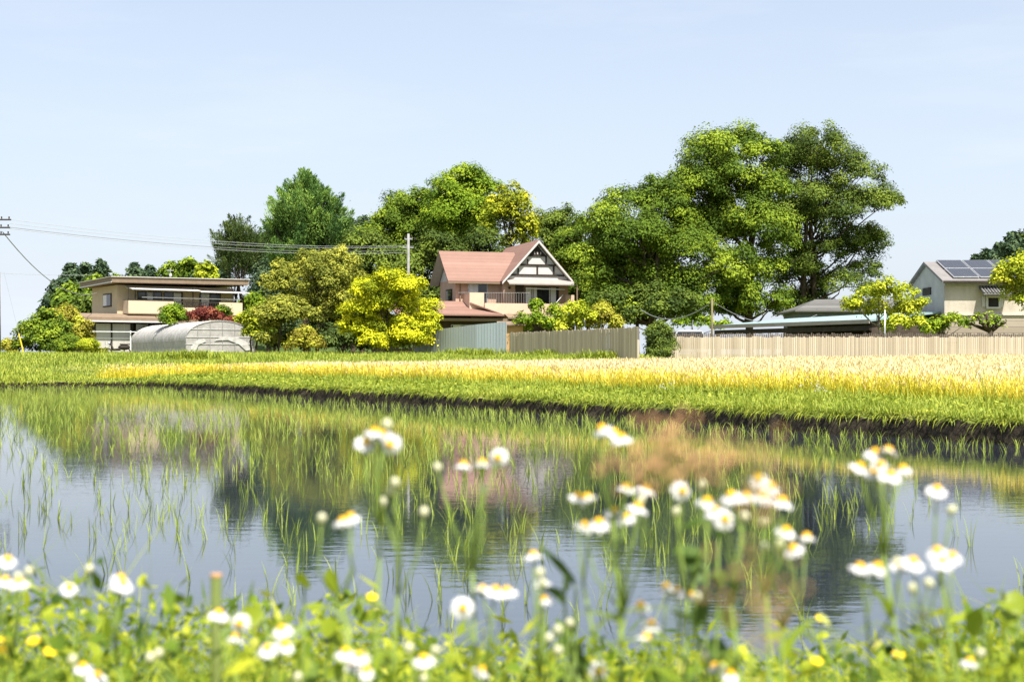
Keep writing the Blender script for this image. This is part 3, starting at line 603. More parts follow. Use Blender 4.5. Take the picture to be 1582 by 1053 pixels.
window(th, 1.7, 3.8, 3.5, 5.25, 0, BEAM, 2, [(.4, .62)]); window(th, 3.95, 5.6, 3.5, 5.25, 0, BEAM, 1, [(.5, .92)]); window(th, 7.1, 9.0, 3.5, 5.25, 0, BEAM, 1, [(.08, .45)])
sw = part('side_window', BEAM, th, lambda m: m.box(-.06, 0, 1.3, 3.3, 4.0, 5.1)); part('pane', GLASSD, sw, lambda m: m.box(-.08, -.06, 1.4, 2.3, 4.1, 5.0)); part('curtain', LIGHTC, sw, lambda m: m.box(-.08, -.06, 2.34, 3.2, 4.1, 5.0))
part('lower_roof', BROWN, th, lambda m: m.slab([(-3.6, -2.6, 3.0), (10.9, -2.6, 3.0), (10.9, -.0, 3.38), (-3.6, 0, 3.38)], .36).slab([(-3.6, .002, 3.38), (-.002, .002, 3.38), (-.002, 8, 3.1), (-3.6, 8, 3.1)], .36))
part('gutter', WHITE, th, lambda m: m.box(-3.2, 3.4, -2.75, -2.62, 2.62, 2.74).box(3.4, 6.5, -2.7, -2.62, 2.3, 2.62))
part('porch_post', WHITE, th, lambda m: m.box(3.3, 3.45, -2.6, -2.45, 0, 2.62))
for k, (x0, x1) in enumerate(((-2.4, -1.2), (-1.1, .4), (.9, 1.9), (2.1, 3.0))):
    part('curtain', CURTAIN, th, lambda m: m.box(x0, x1, -1.9, -1.84, .15, 2.5))
part('porch_mullion', BEAM, th, lambda m: [m.box(x, x + .1, -1.95, -1.83, 0, 2.6) for x in (-2.55, -1.17, .5, 2.0, 3.1)])
ant = part('aerial', METAL, th, lambda m: m.tube([(5.3, 2, 6.1), (5.3, 2, 7.4)], .025, 5).tube([(5.0, 2, 7.2), (5.6, 2, 7.2)], .02, 5).blob((5.3, 1.9, 6.8), .14))
# washing poles in the yard
wp = empty('washing_line', tuple(at(168, 545, 108)), 'white washing poles on stands before the tan house', 'washing line', yaw=30)
wp.location.z = 1.5
part('pole', WHITEP, wp, lambda m: m.tube([(-1.7, 0, 1.75), (2.1, 0, 1.75)], .03, 5).tube([(-1.7, .3, 1.25), (1.9, .3, 1.25)], .03, 5))
for x in (-1.4, 1.7): part('stand', WHITEP, wp, lambda m: m.tube([(x, .15, 0), (x, .15, 1.85)], .05 if x > 0 else .03, 6).tube([(x, -.1, 1.75), (x, .4, 1.25)], .02, 5))

# ------------------------------------------------------------------ plastic greenhouse
mp = NT('dusty_plastic_film'); cfilm = mp.ramp(mp.noise(1.6, 6, .7), [(.3, (.40, .385, .37)), (.55, (.52, .505, .485)), (.78, (.62, .605, .585))]); mp.base(cfilm, .75, .12)
trn = mp.new('ShaderNodeBsdfTranslucent'); mp.l.new(cfilm, trn.inputs[0]); mxs = mp.new('ShaderNodeMixShader'); mxs.inputs[0].default_value = .35
mp.l.new(mp.b.outputs[0], mxs.inputs[1]); mp.l.new(trn.outputs[0], mxs.inputs[2]); mp.l.new(mxs.outputs[0], mp.out.inputs[0]); mp.bump(mp.noise(2.2, 5, stretch=(1, 1, .5)), .7, .12)
gp = at(286, 547, 100); gh = empty('plastic_greenhouse', (gp.x, 100, 1.48), 'arched greenhouse covered in dusty grey plastic film', 'greenhouse', yaw=28.5)
W_, Lg, SH, HT = 5.1, 16.0, 1.05, 2.42
def arch(n=18):
    pts = [(0, 0), (.06, SH * .6)]
    for k in range(n + 1):
        a = math.pi * (1 - k / n); pts.append((W_/2 + math.cos(a) * W_/2 * .985, SH + (HT - SH) * math.sin(a) ** .92))
    return pts + [(W_ - .06, SH * .6), (W_, 0)]
A = arch()
V = []; F = []
ny = 14
for i in range(ny + 1):
    for (x, z) in A: V.append((x, Lg * i / ny, z + (.03 * math.sin(i * 2.3 + x) if 0 < i < ny else 0)))
for i in range(ny):
    for k in range(len(A) - 1): F.append((i*len(A)+k, i*len(A)+k+1, (i+1)*len(A)+k+1, (i+1)*len(A)+k))
me = bpy.data.meshes.new('cover'); me.from_pydata(V, [], F); me.update(); me.polygons.foreach_set('use_smooth', [True]*len(F)); link_mesh('cover', me, mp.mat, gh)
for y0, nm in ((0.02, 'end_wall'), (Lg - .05, 'end_wall')): part(nm, mp.mat, gh, lambda m: m.prism([(x, z - .01) for x, z in A[::-1]][::-1], y0, y0 + .03))
FR = grain('galvanised_pipe', (.30, .30, .29), (.40, .40, .39), 8, .5, .4, metal=.4)
def hoop(m):
    for i in range(0, 17): m.tube([(x, Lg * i / 16 - (.03 if i == 0 else 0), z + .004) for x, z in A], .016, 5)
    m.tube([(W_/2, 0, HT + .02), (W_/2, Lg, HT + .02)], .02, 5); m.tube([(-.02, 0, SH*.95), (-.02, Lg, SH*.95)], .02, 5)
part('hoop', FR, gh, hoop)
def gridp(m):
    for x in (.9, 1.8, 2.7, 3.6, 4.5):
        z = SH + (HT - SH) * max(0, 1 - ((x - W_/2) / (W_/2)) ** 2) ** .45; m.tube([(x, -.02, 0), (x, -.02, z)], .02, 5)
    for z in (.75, 1.25, 1.8): 
        w = W_/2 * (1 if z < SH else math.sqrt(max(0, 1 - ((z - SH)/(HT - SH)) ** 2.2))); m.tube([(W_/2 - w, -.02, z), (W_/2 + w, -.02, z)], .016, 5)
part('end_frame', FR, gh, gridp)
part('door_flap', WHITE, gh, lambda m: m.box(1.8, 2.95, -.06, -.03, .02, .3))
FILM2 = grain('crumpled_film', (.34, .33, .315), (.60, .59, .57), 2.2, .5, .4, .1)
for pts in ([(.25, .15), (.7, .2), (.95, .7), (1.5, .95), (1.35, 1.15), (.8, 1.0), (.45, .6)], [(2.1, 1.0), (3.1, 1.05), (3.9, .75), (4.4, .3), (4.75, .35), (4.5, .9), (3.8, 1.25), (2.6, 1.3)]): part('loose_film', FILM2, gh, lambda m: m.prism(pts, -.05, -.032))

# scooter beside it
sp = at(184, 546, 101); sc = empty('scooter', (sp.x, 101, 1.46), 'small dark scooter parked beside the greenhouse', 'scooter', yaw=20)
part('body', BEAM, sc, lambda m: m.blob((.35, 0, .55), (.42, .17, .2)).tube([(.1, 0, .4), (-.4, 0, .38), (-.6, 0, .85)], [.1, .09, .07], 8).box(.05, .75, -.13, .13, .72, .8), True)
part('handlebar', METAL, sc, lambda m: m.tube([(-.6, -.3, .98), (-.62, 0, .95), (-.6, .3, .98)], .02, 6).tube([(-.6, 0, .95), (-.75, 0, .25)], .03, 6))
for x in (-.76, .55):
    def wheel(m, x=x): m.tube([(x + .22*math.cos(a), 0, .24 + .22*math.sin(a)) for a in np.linspace(0, 2*math.pi, 17)], .05, 6)
    part('wheel', BEAM, sc, wheel, True)
part('headlight', METAL, sc, lambda m: m.blob((-.68, 0, .85), .09))
part('basket', METAL, sc, lambda m: m.box(-.95, -.72, -.17, .17, .7, .74).box(-.95, -.93, -.17, .17, .74, .95).box(-.74, -.72, -.17, .17, .74, .95))

# ------------------------------------------------------------------ storehouse with solar panels
KURA = NT('old_plaster'); cpl = KURA.ramp(KURA.noise(.9, 7, .7, stretch=(1, 1, .45)), [(.25, (.30, .26, .21)), (.5, (.47, .42, .345)), (.75, (.55, .50, .42))]); KURA.base(cpl, .9, .1); KURA.bump(KURA.noise(6, 5), .4, .02)
SHADE_GREYP = grain('shade_grey_plaster', (.31, .30, .28), (.42, .405, .38), 1.2, .9)  # side wall's shade put into a greyer copy of the plaster; cornice shares it
kp = at(1460, 520, 75); kz = zg(kp.x, 75); kh = empty('storehouse', (kp.x, 75, kz), 'old plastered storehouse with solar panels on its roof', 'storehouse', yaw=1)
def zr(py, D=75): return CAMZ - (py - HOR) / FPX * D - kz
ze = zr(433); zrg = zr(404.5, 78); DP = 5.8
part('wall', KURA.mat, kh, lambda m: m.box(0, 9, 0, DP, zr(485), ze))
part('lower_wall', courses('weathered_boards', (.30, .25, .20), (.42, .36, .29), .32, 'Z', .9, .4), kh, lambda m: m.box(-.02, 9.02, -.05, DP + .02, -.5, zr(487)))
part('ledge', SOFFIT, kh, lambda m: m.box(-.06, 9.06, -.14, DP + .05, zr(487), zr(485)))
part('side_wall', SHADE_GREYP, kh, lambda m: m._add([(-.04, 0, zr(488)), (-.04, DP, zr(488)), (-.04, DP, ze), (-.04, DP/2, zrg - .15), (-.04, 0, ze), (-.003, 0, zr(488)), (-.003, DP, zr(488)), (-.003, DP, ze), (-.003, DP/2, zrg - .15), (-.003, 0, ze)], [(0,4,3,2,1),(5,6,7,8,9),(0,1,6,5),(1,2,7,6),(2,3,8,7),(3,4,9,8),(4,0,5,9)]))
part('side_vent', BEAM, kh, lambda m: m.box(-.1, -.04, 2.2, 3.6, ze - .65, ze - .25))
part('cornice', SHADE_GREYP, kh, lambda m: m.box(-.05, 9.05, -.12, 0, ze - .28, ze - .02))
RS = grain('storehouse_roof', (.155, .145, .14), (.22, .205, .198), 2, .75)
def kroof(m):
    m.slab([(-.25, -.35, ze - .02), (9.4, -.35, ze - .02), (9.4, DP/2, zrg), (-.25, DP/2, zrg)], .14); m.slab([(-.25, DP/2 + .002, zrg), (9.4, DP/2 + .002, zrg), (9.4, DP + .35, ze - .02), (-.25, DP + .35, ze - .02)], .14)
kr = part('roof', RS, kh, kroof)
part('gutter', BEAM, kr, lambda m: m.box(-.2, 9.4, -.47, -.37, ze - .16, ze - .06))
PV = NT('solar_cells'); tcp = PV.new('ShaderNodeTexBrick'); tco = PV.new('ShaderNodeTexCoord'); PV.l.new(tco.outputs['Object'], tcp.inputs['Vector']); tcp.offset = 0
for nme, v in (('Scale', 1.0), ('Brick Width', .16), ('Row Height', .16), ('Mortar Size', .004)): tcp.inputs[nme].default_value = v
tcp.inputs['Color1'].default_value = (.024, .024, .028, 1); tcp.inputs['Color2'].default_value = (.03, .03, .034, 1); tcp.inputs['Mortar'].default_value = (.10, .10, .12, 1)
PV.base(tcp.outputs['Color'], .18, .6)
sl = (zrg - ze + .02) / (DP/2 + .35)
for r_ in range(2):
    for c_ in range(5):
        x0 = .42 + c_ * 1.42; y0 = -.1 + r_ * 1.5; y1 = y0 + 1.44; x1 = x0 + 1.37; f = lambda y: ze - .02 + (y + .35) * sl + .12
        pn = part('solar_panel', METAL, kh, lambda m: m.slab([(x0, y0, f(y0)), (x1, y0, f(y0)), (x1, y1, f(y1)), (x0, y1, f(y1))], .05))
        part('cell_sheet', PV.mat, pn, lambda m: m.slab([(x0+.04, y0+.04, f(y0+.04) + .008), (x1-.04, y0+.04, f(y0+.04) + .008), (x1-.04, y1-.04, f(y1-.04) + .008), (x0+.04, y1-.04, f(y1-.04) + .008)], .006))
wx0 = (1522 - 1460) * .0345; wx1 = (1544 - 1460) * .0345
hd = part('window_hood', KAWARA, kh, lambda m: m.slab([(wx0 - .35, -.75, zr(454)), (wx1 + .4, -.75, zr(454)), (wx1 + .4, -.0, zr(443)), (wx0 - .35, 0, zr(443))], .07))
part('tile_roll', KAWARA, hd, lambda m: [m.tube([(wx0 - .3 + k*.16, -.77, zr(454) + .03), (wx0 - .3 + k*.16, -.01, zr(443) + .03)], .045, 6) for k in range(10)])
kw = window(kh, wx0, wx1, zr(477), zr(457), -.06, SOFFIT, 0, None, .1, SHADE); part('shutter', SOFFIT, kw, lambda m: m.box(wx0 - .2, wx0 - .02, -.06, -.0, zr(474), zr(457))); part('shutter', SOFFIT, kw, lambda m: m.box(wx1 + .02, wx1 + .16, -.06, 0, zr(474), zr(457)))

# long carport with pale blue roof
ca = at(1345, 494, 74); cb = at(1108, 503, 86); cv = Vector((cb.x - ca.x, cb.y - ca.y, 0)); cl = cv.length
cp = empty('carport', (ca.x, ca.y, zg(ca.x, ca.y)), 'long open carport with pale blue sheet metal roof', 'carport', yaw=math.degrees(math.atan2(cv.y, cv.x)))
cz = ca.z - cp.location.z; BLUER = courses('pale_blue_sheet', (.24, .34, .35), (.33, .43, .44), .4, 'X', .45, .8, .02)
# local x runs along the eave towards the left, local y points to the viewer's side, so the building lies at negative y
part('roof', BLUER, cp, lambda m: m.slab([(-.5, .5, cz), (cl, .5, cz - .02), (cl, -5.5, cz + .5), (-.5, -5.5, cz + .62)][::-1], .1))
part('eave_board', PENT, cp, lambda m: m.box(-.5, cl, .5, .56, cz - .2, cz + .01))
part('back_wall', DKWALL, cp, lambda m: m.box(0, cl - .2, -5.3, -5.15, 0, cz + .35).box(-.3, -.2, -5.1, .2, 0, cz + .0))
part('beam', BEAM, cp, lambda m: m.box(-.3, cl - .2, .2, .36, cz - .55, cz - .3))
for k in range(5): part('post', BEAM, cp, lambda m: m.box(k * (cl - .5) / 4, k * (cl - .5) / 4 + .14, .21, .35, -.2, cz - .55))
# tiled house roof behind it
hp = at(1300, 500, 92); hz = zg(hp.x, 92); hh = empty('tiled_house', (hp.x, 92, hz), 'low house with grey hipped tile roof behind the carport', 'house')
hs = lambda py: CAMZ - (py - HOR) / FPX * 92 - hz
part('wall', grain('slate_board', (.10, .12, .14), (.16, .18, .20), 2), hh, lambda m: m.box(-2.6, 6.0, .5, 6, -.3, hs(480)))
part('roof', courses('dark_tiles', (.10, .098, .092), (.17, .165, .155), .16, 'Z', .6, .6), hh, lambda m: (m.slab([(-3.0, 0, hs(479)), (6.5, 0, hs(479)), (6.5, 3.2, hs(459)), (-1.0, 3.2, hs(459))], .1), m.slab([(-3.0, 6.4, hs(479)), (-3.0, -.002, hs(479)), (-1.0, 3.198, hs(459))], .1), m.slab([(6.5, 6.4, hs(479)), (-3.0, 6.402, hs(479)), (-1.0, 3.202, hs(459)), (6.5, 3.202, hs(459))], .1)))

# ------------------------------------------------------------------ fences
def board_fence(name, label, a, b, za, zb, ta, tb, mat, railm, bw=.1, rails=True, grp=None):
    """from a to b (x, y): bottom heights za, zb and top heights ta, tb; separate boards, posts and rails on one thing"""
    L = math.hypot(b[0] - a[0], b[1] - a[1]); root = empty(name, (a[0], a[1], za), label, 'fence', grp, math.degrees(math.atan2(b[1] - a[1], b[0] - a[0])))
    m = MB(); n = int(L / bw)
    for k in range(n):
        t = k / n; x = t * L; jz = random.uniform(-.04, .03); y = random.uniform(-.012, .012)
        m.box(x + .004, x + bw - .005 - random.uniform(0, .006), y, y + .02, (zb - za) * t - .25, (ta + (tb - ta) * t) - za + jz)
    m.build('board', mat, root)
    m = MB()
    for hh_ in (.25, .8): m._add([(0, .035, (za*0) + (ta - za) * hh_), (L, .035, (zb - za) + (tb - zb) * hh_), (L, .035, (zb - za) + (tb - zb) * hh_ + .08), (0, .035, (ta - za) * hh_ + .08), (0, .08, (ta - za) * hh_), (L, .08, (zb - za) + (tb - zb) * hh_), (L, .08, (zb - za) + (tb - zb) * hh_ + .08), (0, .08, (ta - za) * hh_ + .08)], [(0,1,2,3),(7,6,5,4),(0,4,5,1),(3,2,6,7),(0,3,7,4),(1,5,6,2)])
    m.build('rail', railm, root)
    for k in range(int(L / 2.4) + 1):
        x = min(k * 2.4, L - .05); t = x / L; part('post', railm, root, lambda q: q.box(x, x + .08, .085, .165, (zb - za)*t - .3, (ta + (tb - ta)*t) - za + .08))
    return root
def wood(key, c0, c1, per):
    m = NT(key); g = m.new('ShaderNodeNewGeometry'); t = m.math('ADD', m.math('MULTIPLY', g.outputs['Random Per Island'], .7), m.math('MULTIPLY', m.noise(3, 5, stretch=(6, 6, .4)), .4))
    m.base(m.ramp(t, [(.1, c0), (.9, c1)]), .85, .15); return m.mat
GREYW = wood('grey_weathered_wood', (.38, .31, .225), (.60, .50, .375), .1); PALEW = wood('pale_bamboo', (.36, .30, .215), (.55, .475, .36), .1)
RAILW = grain('rail_wood', (.10, .08, .06), (.17, .14, .11), 4)
fa = at(787, 550, 84); fb = at(986, 552, 69)
board_fence('wooden_fence', 'grey weathered upright board fence right of the sheet metal fence', (fa.x, 84), (fb.x, 69), fa.z, fb.z, at(787, 514, 84).z, at(986, 505, 69).z, GREYW, RAILW, .12)
ra = at(1028, 560, 64.5); rb = at(1640, 560, 64)
board_fence('bamboo_fence', 'long pale bamboo fence behind the wheat field', (ra.x, 64.5), (rb.x, 64), .55, .62, at(1042, 520, 64.5).z, at(1640, 520, 64).z, PALEW, RAILW, .085)
st = at(986, 553, 67.5); so = empty('wooden_stake', (st.x, 67.5, st.z - .1), 'pale wooden stake at end of the grey fence', 'stake'); part('shaft', PALEW, so, lambda m: m.box(-.05, .05, -.05, .05, 0, .95).prism([(-.05, .95), (.05, .95), (0, 1.0)], -.05, .05))
# a dark cap strip of brush on top of the pale fence
tag(part('brush_topping', RAILW, None, lambda m: [m.box(x, x + .05, 64.62, 64.66, 1.6, 2.26 + random.uniform(0, .08)) for x in np.arange(ra.x, rb.x, .085)]), 'row of thin dark stakes showing above the bamboo fence', 'fence')
SHEET = courses('tree_dulled_sheet', (.46, .50, .53), (.52, .56, .59), .3, 'X', .5, .85, .03); SHEET2 = courses('pale_blue_grey_sheet', (.52, .58, .64), (.58, .64, .70), .3, 'X', .5, .85, .03)  # first is a duller copy: the tree's reflection is put into its colour
def sheet_fence(a, b, mat, root, ta, tb, ba, bb):
    L = math.hypot(b.x - a.x, b.y - a.y); m = MB(); n = int(L / .15)
    V = []; F = []
    for k in range(n + 1):
        t = k / n; y = .014 * (k % 2)
        V += [(a.x + (b.x-a.x)*t, a.y + (b.y-a.y)*t + y, ba + (bb-ba)*t), (a.x + (b.x-a.x)*t, a.y + (b.y-a.y)*t + y, ta + (tb-ta)*t)]
        V += [(a.x + (b.x-a.x)*t, a.y + (b.y-a.y)*t + y + .02, ba + (bb-ba)*t), (a.x + (b.x-a.x)*t, a.y + (b.y-a.y)*t + y + .02, ta + (tb-ta)*t)]
    for k in range(n): q = 4*k; F += [(q, q+4, q+5, q+1), (q+2, q+3, q+7, q+6), (q+1, q+5, q+7, q+3)]
    m._add([tuple(Vector(v) - root.location) for v in V], F); return m.build('sheet', mat, root)
s0, s1, s2 = at(640, 545, 95), at(736, 545, 89), at(782, 545, 86.5)
sf = empty('sheet_metal_fence', (s1.x, 89, 1.1), 'blue grey sheet metal fence beside the golden tree', 'fence')
sheet_fence(s0, s1, SHEET, sf, at(640, 513, 95).z, at(736, 501, 89).z, 1.1, 1.1); sheet_fence(s1, s2, SHEET2, sf, at(736, 501, 89).z, at(781, 497, 86.5).z, 1.1, 1.0)
part('post', METAL, sf, lambda m: [m.tube([tuple(p + Vector((0, .12, -.2)) - sf.location + Vector((0, 0, 1.1 - p.z))), tuple(Vector((p.x, p.y + .12, h_)) - sf.location)], .04, 6) for p, h_ in ((s0, 2.6), (s1, 3.2), (s2, 3.3))])
sh = at(790, 530, 92); shd = empty('shed', (sh.x, 92, zg(sh.x, 92)), 'small orange brown wooden shed between the two fences', 'shed')
part('wall', grain('orange_wood', (.42, .24, .09), (.52, .31, .13), 3, .8, stretch=(4, 4, .5)), shd, lambda m: m.box(-.75, .75, 0, 1.6, -.2, 1.85)); part('roof', BROWN, shd, lambda m: m.slab([(-.95, -.25, 1.95), (.95, -.25, 1.95), (.95, 1.8, 2.2), (-.95, 1.8, 2.2)], .09))

# white car behind the fence
kp2 = at(1069, 530, 73); car = empty('parked_car', (kp2.x, 73, zg(kp2.x, 73)), 'pale silver car parked behind the bamboo fence', 'car')
CARP = grain('silver_car_paint', (.42, .43, .45), (.46, .47, .49), 1, .25, .5)
prof = [(-.86, .3), (.86, .3), (.88, .75), (.84, .95), (-.84, .95), (-.88, .75)]
part('body', CARP, car, lambda m: m.prism(prof, 0, 4.0).prism([(-.83, .95), (.83, .95), (.68, 1.38), (.5, 1.47), (-.5, 1.47), (-.68, 1.38)], .9, 3.4))
part('windscreen', GLASSD, car, lambda m: m.prism([(-.74, .99), (.74, .99), (.62, 1.36), (-.62, 1.36)], .885, .9))
for s_ in (-1, 1):
    part('side_glass', GLASSD, car, lambda m: m._add([(s_*.835, 1.1, .98), (s_*.835, 3.2, .98), (s_*.7, 3.1, 1.36), (s_*.7, 1.2, 1.36)], [(0,1,2,3)])); part('headlight', METAL, car, lambda m: m.blob((s_*.62, -.01, .72), (.15, .05, .07)))
    for y in (.75, 3.2): part('wheel', BEAM, car, lambda m: m.tube([(s_*.88, y, .3), (s_*.66, y, .3)], .3, 14))

# ------------------------------------------------------------------ poles and wires
CONC = grain('concrete', (.19, .19, .185), (.28, .28, .27), 4, .9)
def pole(name, label, px, ptop, D, r, mat, arms=(), dark=False):
    p = at(px, ptop, D); z = zg(p.x, D); o = empty(name, (p.x, D, z), label, 'pole'); h_ = p.z - z
    part('shaft', mat, o, lambda m: m.tube([(0, 0, -.5), (0, 0, h_)], [r * 1.25, r], 10), True)
    for (dz, w) in arms: part('crossarm', BEAM if dark else METAL, o, lambda m: m.box(-w, w, -.04, .04, h_ - dz - .035, h_ - dz + .035)); part('insulator', BEAM if dark else CONC, o, lambda m: [m.tube([(x, 0, h_ - dz + .05), (x, 0, h_ - dz + .16)], .035, 6) for x in (-w*.9, -w*.3, w*.5, w*.9)])
    return o
up = pole('utility_pole', 'pale concrete utility pole beside the brown house', 631, 361, 118, .105, CONC, ((.45, .32), (1.15, .42)))
pole('wooden_pole', 'slim yellowish pole behind the bamboo fence', 1100, 461, 80, .055, grain('pole_wood', (.14, .115, .06), (.22, .18, .10), 4))
pole('fence_pole', 'thin white pipe standing among lime green leaves', 1367, 478, 67, .025, METAL)
up2 = pole('utility_pole', 'grey pole cut by the left edge of view', -2, 420, 100, .13, CONC)
lp = pole('utility_pole', 'power pole just outside left edge whose crossarm ends show', -12, 318, 72, .14, CONC, ((.7, .95), (1.1, .9), (1.45, .9)), True)
gw_ = empty('guy_wire_guard', tuple(at(40, 557, 92)), 'yellow plastic guard on a slanting guy wire', 'guy wire'); a0 = at(29, 515, 92) - gw_.location
part('guard', grain('yellow_plastic', (.62, .46, .03), (.70, .53, .04), 3, .5), gw_, lambda m: m.tube([(0, 0, -.1), tuple(a0)], .05, 6))
part('wire', METAL, gw_, lambda m: m.tube([tuple(a0), tuple(at(6, 420, 92) - gw_.location)], .012, 5))
WIRE = grain('wire_sheath', (.17, .175, .18), (.25, .255, .26), 2, .6); WIREL = grain('bare_wire', (.35, .36, .38), (.45, .46, .48), 2, .5)
def wire(label, a, b, sag, r, mat, grp='overhead wires'):
    pts = [a.lerp(b, t) - Vector((0, 0, sag * 4 * t * (1 - t))) for t in np.linspace(0, 1, 19)]
    o = part('overhead_wire', mat, None, lambda m: m.tube([tuple(p) for p in pts], r, 5)); return tag(o, label, 'wire', grp)
for (y0, y1, r, lab, mt) in ((339, 379, .016, 'topmost thin overhead wire running to the concrete pole', WIREL), (345, 381, .016, 'second overhead wire from the top, pale and thin', WIREL), (351, 386, .022, 'lowest and darkest of the long overhead wires', WIRE), (353, 390, .018, 'fourth overhead wire close above the lowest pair', WIREL)):
    wire(lab, at(14, y0, 74), at(629, y1, 118), .55, r * .7, mt)
wire('dark drop cable curving down to the tan house', at(4, 358, 72), at(150, 452, 116), 1.2, .025, WIRE)
wire('pale thin wire crossing the sky low at far left', at(-20, 421, 100), at(148, 424, 140), .1, .012, WIREL)
wire('dark cable sagging from under the big trees to the slim pole', at(990, 478, 96), at(1100, 466, 80), .8, .03, WIRE)
wire('dark cable from the slim pole towards the carport', at(1100, 465, 80), at(1262, 486, 88), .9, .02, WIRE)

# ------------------------------------------------------------------ grass, wheat and rice
GRASS = leaf_mat('grass_blade', [(.1, (.11, .165, .018)), (.45, (.26, .335, .03)), (.9, (.47, .48, .08))], .5, .3)
GRASSD = leaf_mat('weed_blade', [(.1, (.10, .15, .016)), (.45, (.24, .31, .026)), (.9, (.44, .46, .05))], .8, .3)
RICE = leaf_mat('rice_blade', [(.1, (.13, .20, .028)), (.45, (.28, .37, .045)), (.9, (.50, .55, .11))], .4, .35)
STRAW = leaf_mat('wheat_stem', [(.1, (.42, .42, .03)), (.45, (.68, .60, .045)), (.9, (.82, .70, .12))], .25, .3)
EARS = leaf_mat('wheat_ear', [(.1, (.60, .47, .23)), (.45, (.72, .58, .33)), (.9, (.80, .68, .43))], .25, .3)

def blades(pos, h, w, T, lean=.25, g=rng):
    n = len(pos); B = yaw_pitch(g.uniform(0, 2*math.pi, n), np.abs(g.normal(0, lean, n)))
    return scatter(T[0], T[1], pos, B, np.stack([w, h, h], 1))
def on_bank(n, s0, s1, t0=-30.0, t1=44.0, pw=1.0):
    s = s0 + (s1 - s0) * rng.uniform(0, 1, n) ** pw; t = rng.uniform(t0, t1, n)
    q = s + edge_wobble(t) * np.exp(-np.maximum(s, 0) / 1.2)
    return P1[0] + d1[0]*t + n1[0]*q, P1[1] + d1[1]*t + n1[1]*q, s, t
def seen(X, Y, pad=1.5): return (Y > 3) & (np.abs(X) < Y * .372 + pad)
# bank turf
X, Y, S, T_ = on_bank(290000, .2, 3.5, -18, 44.0, 1.25); k = seen(X, Y) & (rng.uniform(0, 1, len(X)) < np.clip(24 / Y, .35, 1)); X, Y, S = X[k], Y[k], S[k]
patch = .5 + .5 * np.sin(X * 1.3 + 2 * np.sin(Y * .7)) * np.sin(Y * .9 + X * .4)
hgt = (.06 + .18 * rng.uniform(0, 1, len(X)) ** 1.6) * (.7 + .7 * patch) * (.55 + .45 * np.clip(S / .8, 0, 1)) * (1 + .35 * (S > 1.6)); Z = zground(X, Y, S) - .01
V, F = blades(np.stack([X, Y, Z], 1), hgt, .006 + Y * .00023, B3, .5)
tag(link_mesh('bank_grass', mesh_np('bank_grass', V, F), GRASS), 'mown and trampled green grass along the paddy bank', 'grass', kind='stuff')
# leafy weeds on the bank
n = 15000; X, Y, S, T_ = on_bank(n, .2, 2.6, -18, 44.0, 1.2); k = seen(X, Y); X, Y, S = X[k], Y[k], S[k]; Z = zground(X, Y, S) + rng.uniform(.02, .2, len(X)) * np.clip(S, .25, 1)
V, F = scatter(LEAF_T, LEAF_F, np.stack([X, Y, Z], 1), basis(rng.normal(size=(len(X), 3)) * .6 + np.array((0, 0, .8))), (.035 + .0012 * Y) * rng.uniform(.7, 1.5, len(X)))
tag(link_mesh('bank_weeds', mesh_np('bank_weeds', V, F), GRASSD), 'low leafy weeds mixed into the bank grass', 'weeds', kind='stuff')
# wisps hanging over the soil face, along both edges of the paddy
X, Y, S, T_ = on_bank(5200, .1, .3, -18, 44.0); tq = rng.uniform(0, 26, 1800); sq = rng.uniform(.02, .3, 1800)
az = np.concatenate([np.full(len(X), math.atan2(n1[1], n1[0])), np.full(1800, math.atan2(n2[1], n2[0]))])
X = np.concatenate([X, P2[0] + d2[0]*tq + n2[0]*sq]); Y = np.concatenate([Y, P2[1] + d2[1]*tq + n2[1]*sq]); S = np.concatenate([S, sq])
k = seen(X, Y); X, Y, S, az = X[k], Y[k], S[k], az[k]; n = len(X); Bw = yaw_pitch(az + math.pi/2 + rng.normal(0, .5, n), rng.uniform(.9, 2.3, n))
lw = rng.uniform(.07, .24, n)
V, F = scatter(B3[0], B3[1], np.stack([X, Y, zground(X, Y, S + .1) + rng.uniform(-.05, .02, n)], 1), Bw, np.stack([.008 + .0003 * Y, lw, lw], 1))
tag(link_mesh('bank_fringe', mesh_np('bank_fringe', V, F), GRASSD), 'dry and green wisps hanging over the dark soil edge', 'grass', kind='stuff')
# meadow to the left of and behind the wheat
def wheat_mask(X, Y):
    s1 = (X - P1[0]) * n1[0] + (Y - P1[1]) * n1[1]; wob = .18 * np.sin(X * 2.1) + .14 * np.sin(Y * 3.3 + X)
    back = 62.3 + .05 * np.clip(X, -20, 20) + wob
    return (sdist(X, Y) > np.where(X < -12, 2.5, 2.95) + wob) & (Y < back) & (X > -17.4 + .5 * np.sin(Y * 2))
n = 240000; Y = 56 + 50 * rng.uniform(0, 1, n) ** 1.6; X = rng.uniform(-1.35, 1, n) * (Y * .375 + 2); k = (sdist(X, Y) > .1) & ~wheat_mask(X, Y) & ~((Y > 70) & (X > fb.x + 1)); X, Y = X[k], Y[k]
Z = zground(X, Y) - .02; patch = np.clip(.75 + .4 * np.sin(X * .8 + 1.7 * np.sin(Y * .5)), .5, 1.2)
V, F = blades(np.stack([X, Y, Z], 1), rng.uniform(.12, .34, len(X)) * patch, np.full(len(X), .035), B2, .4)
tag(link_mesh('meadow_grass', mesh_np('meadow_grass', V, F), GRASS), 'uncut green grass between the wheat and the gardens', 'grass', kind='stuff')
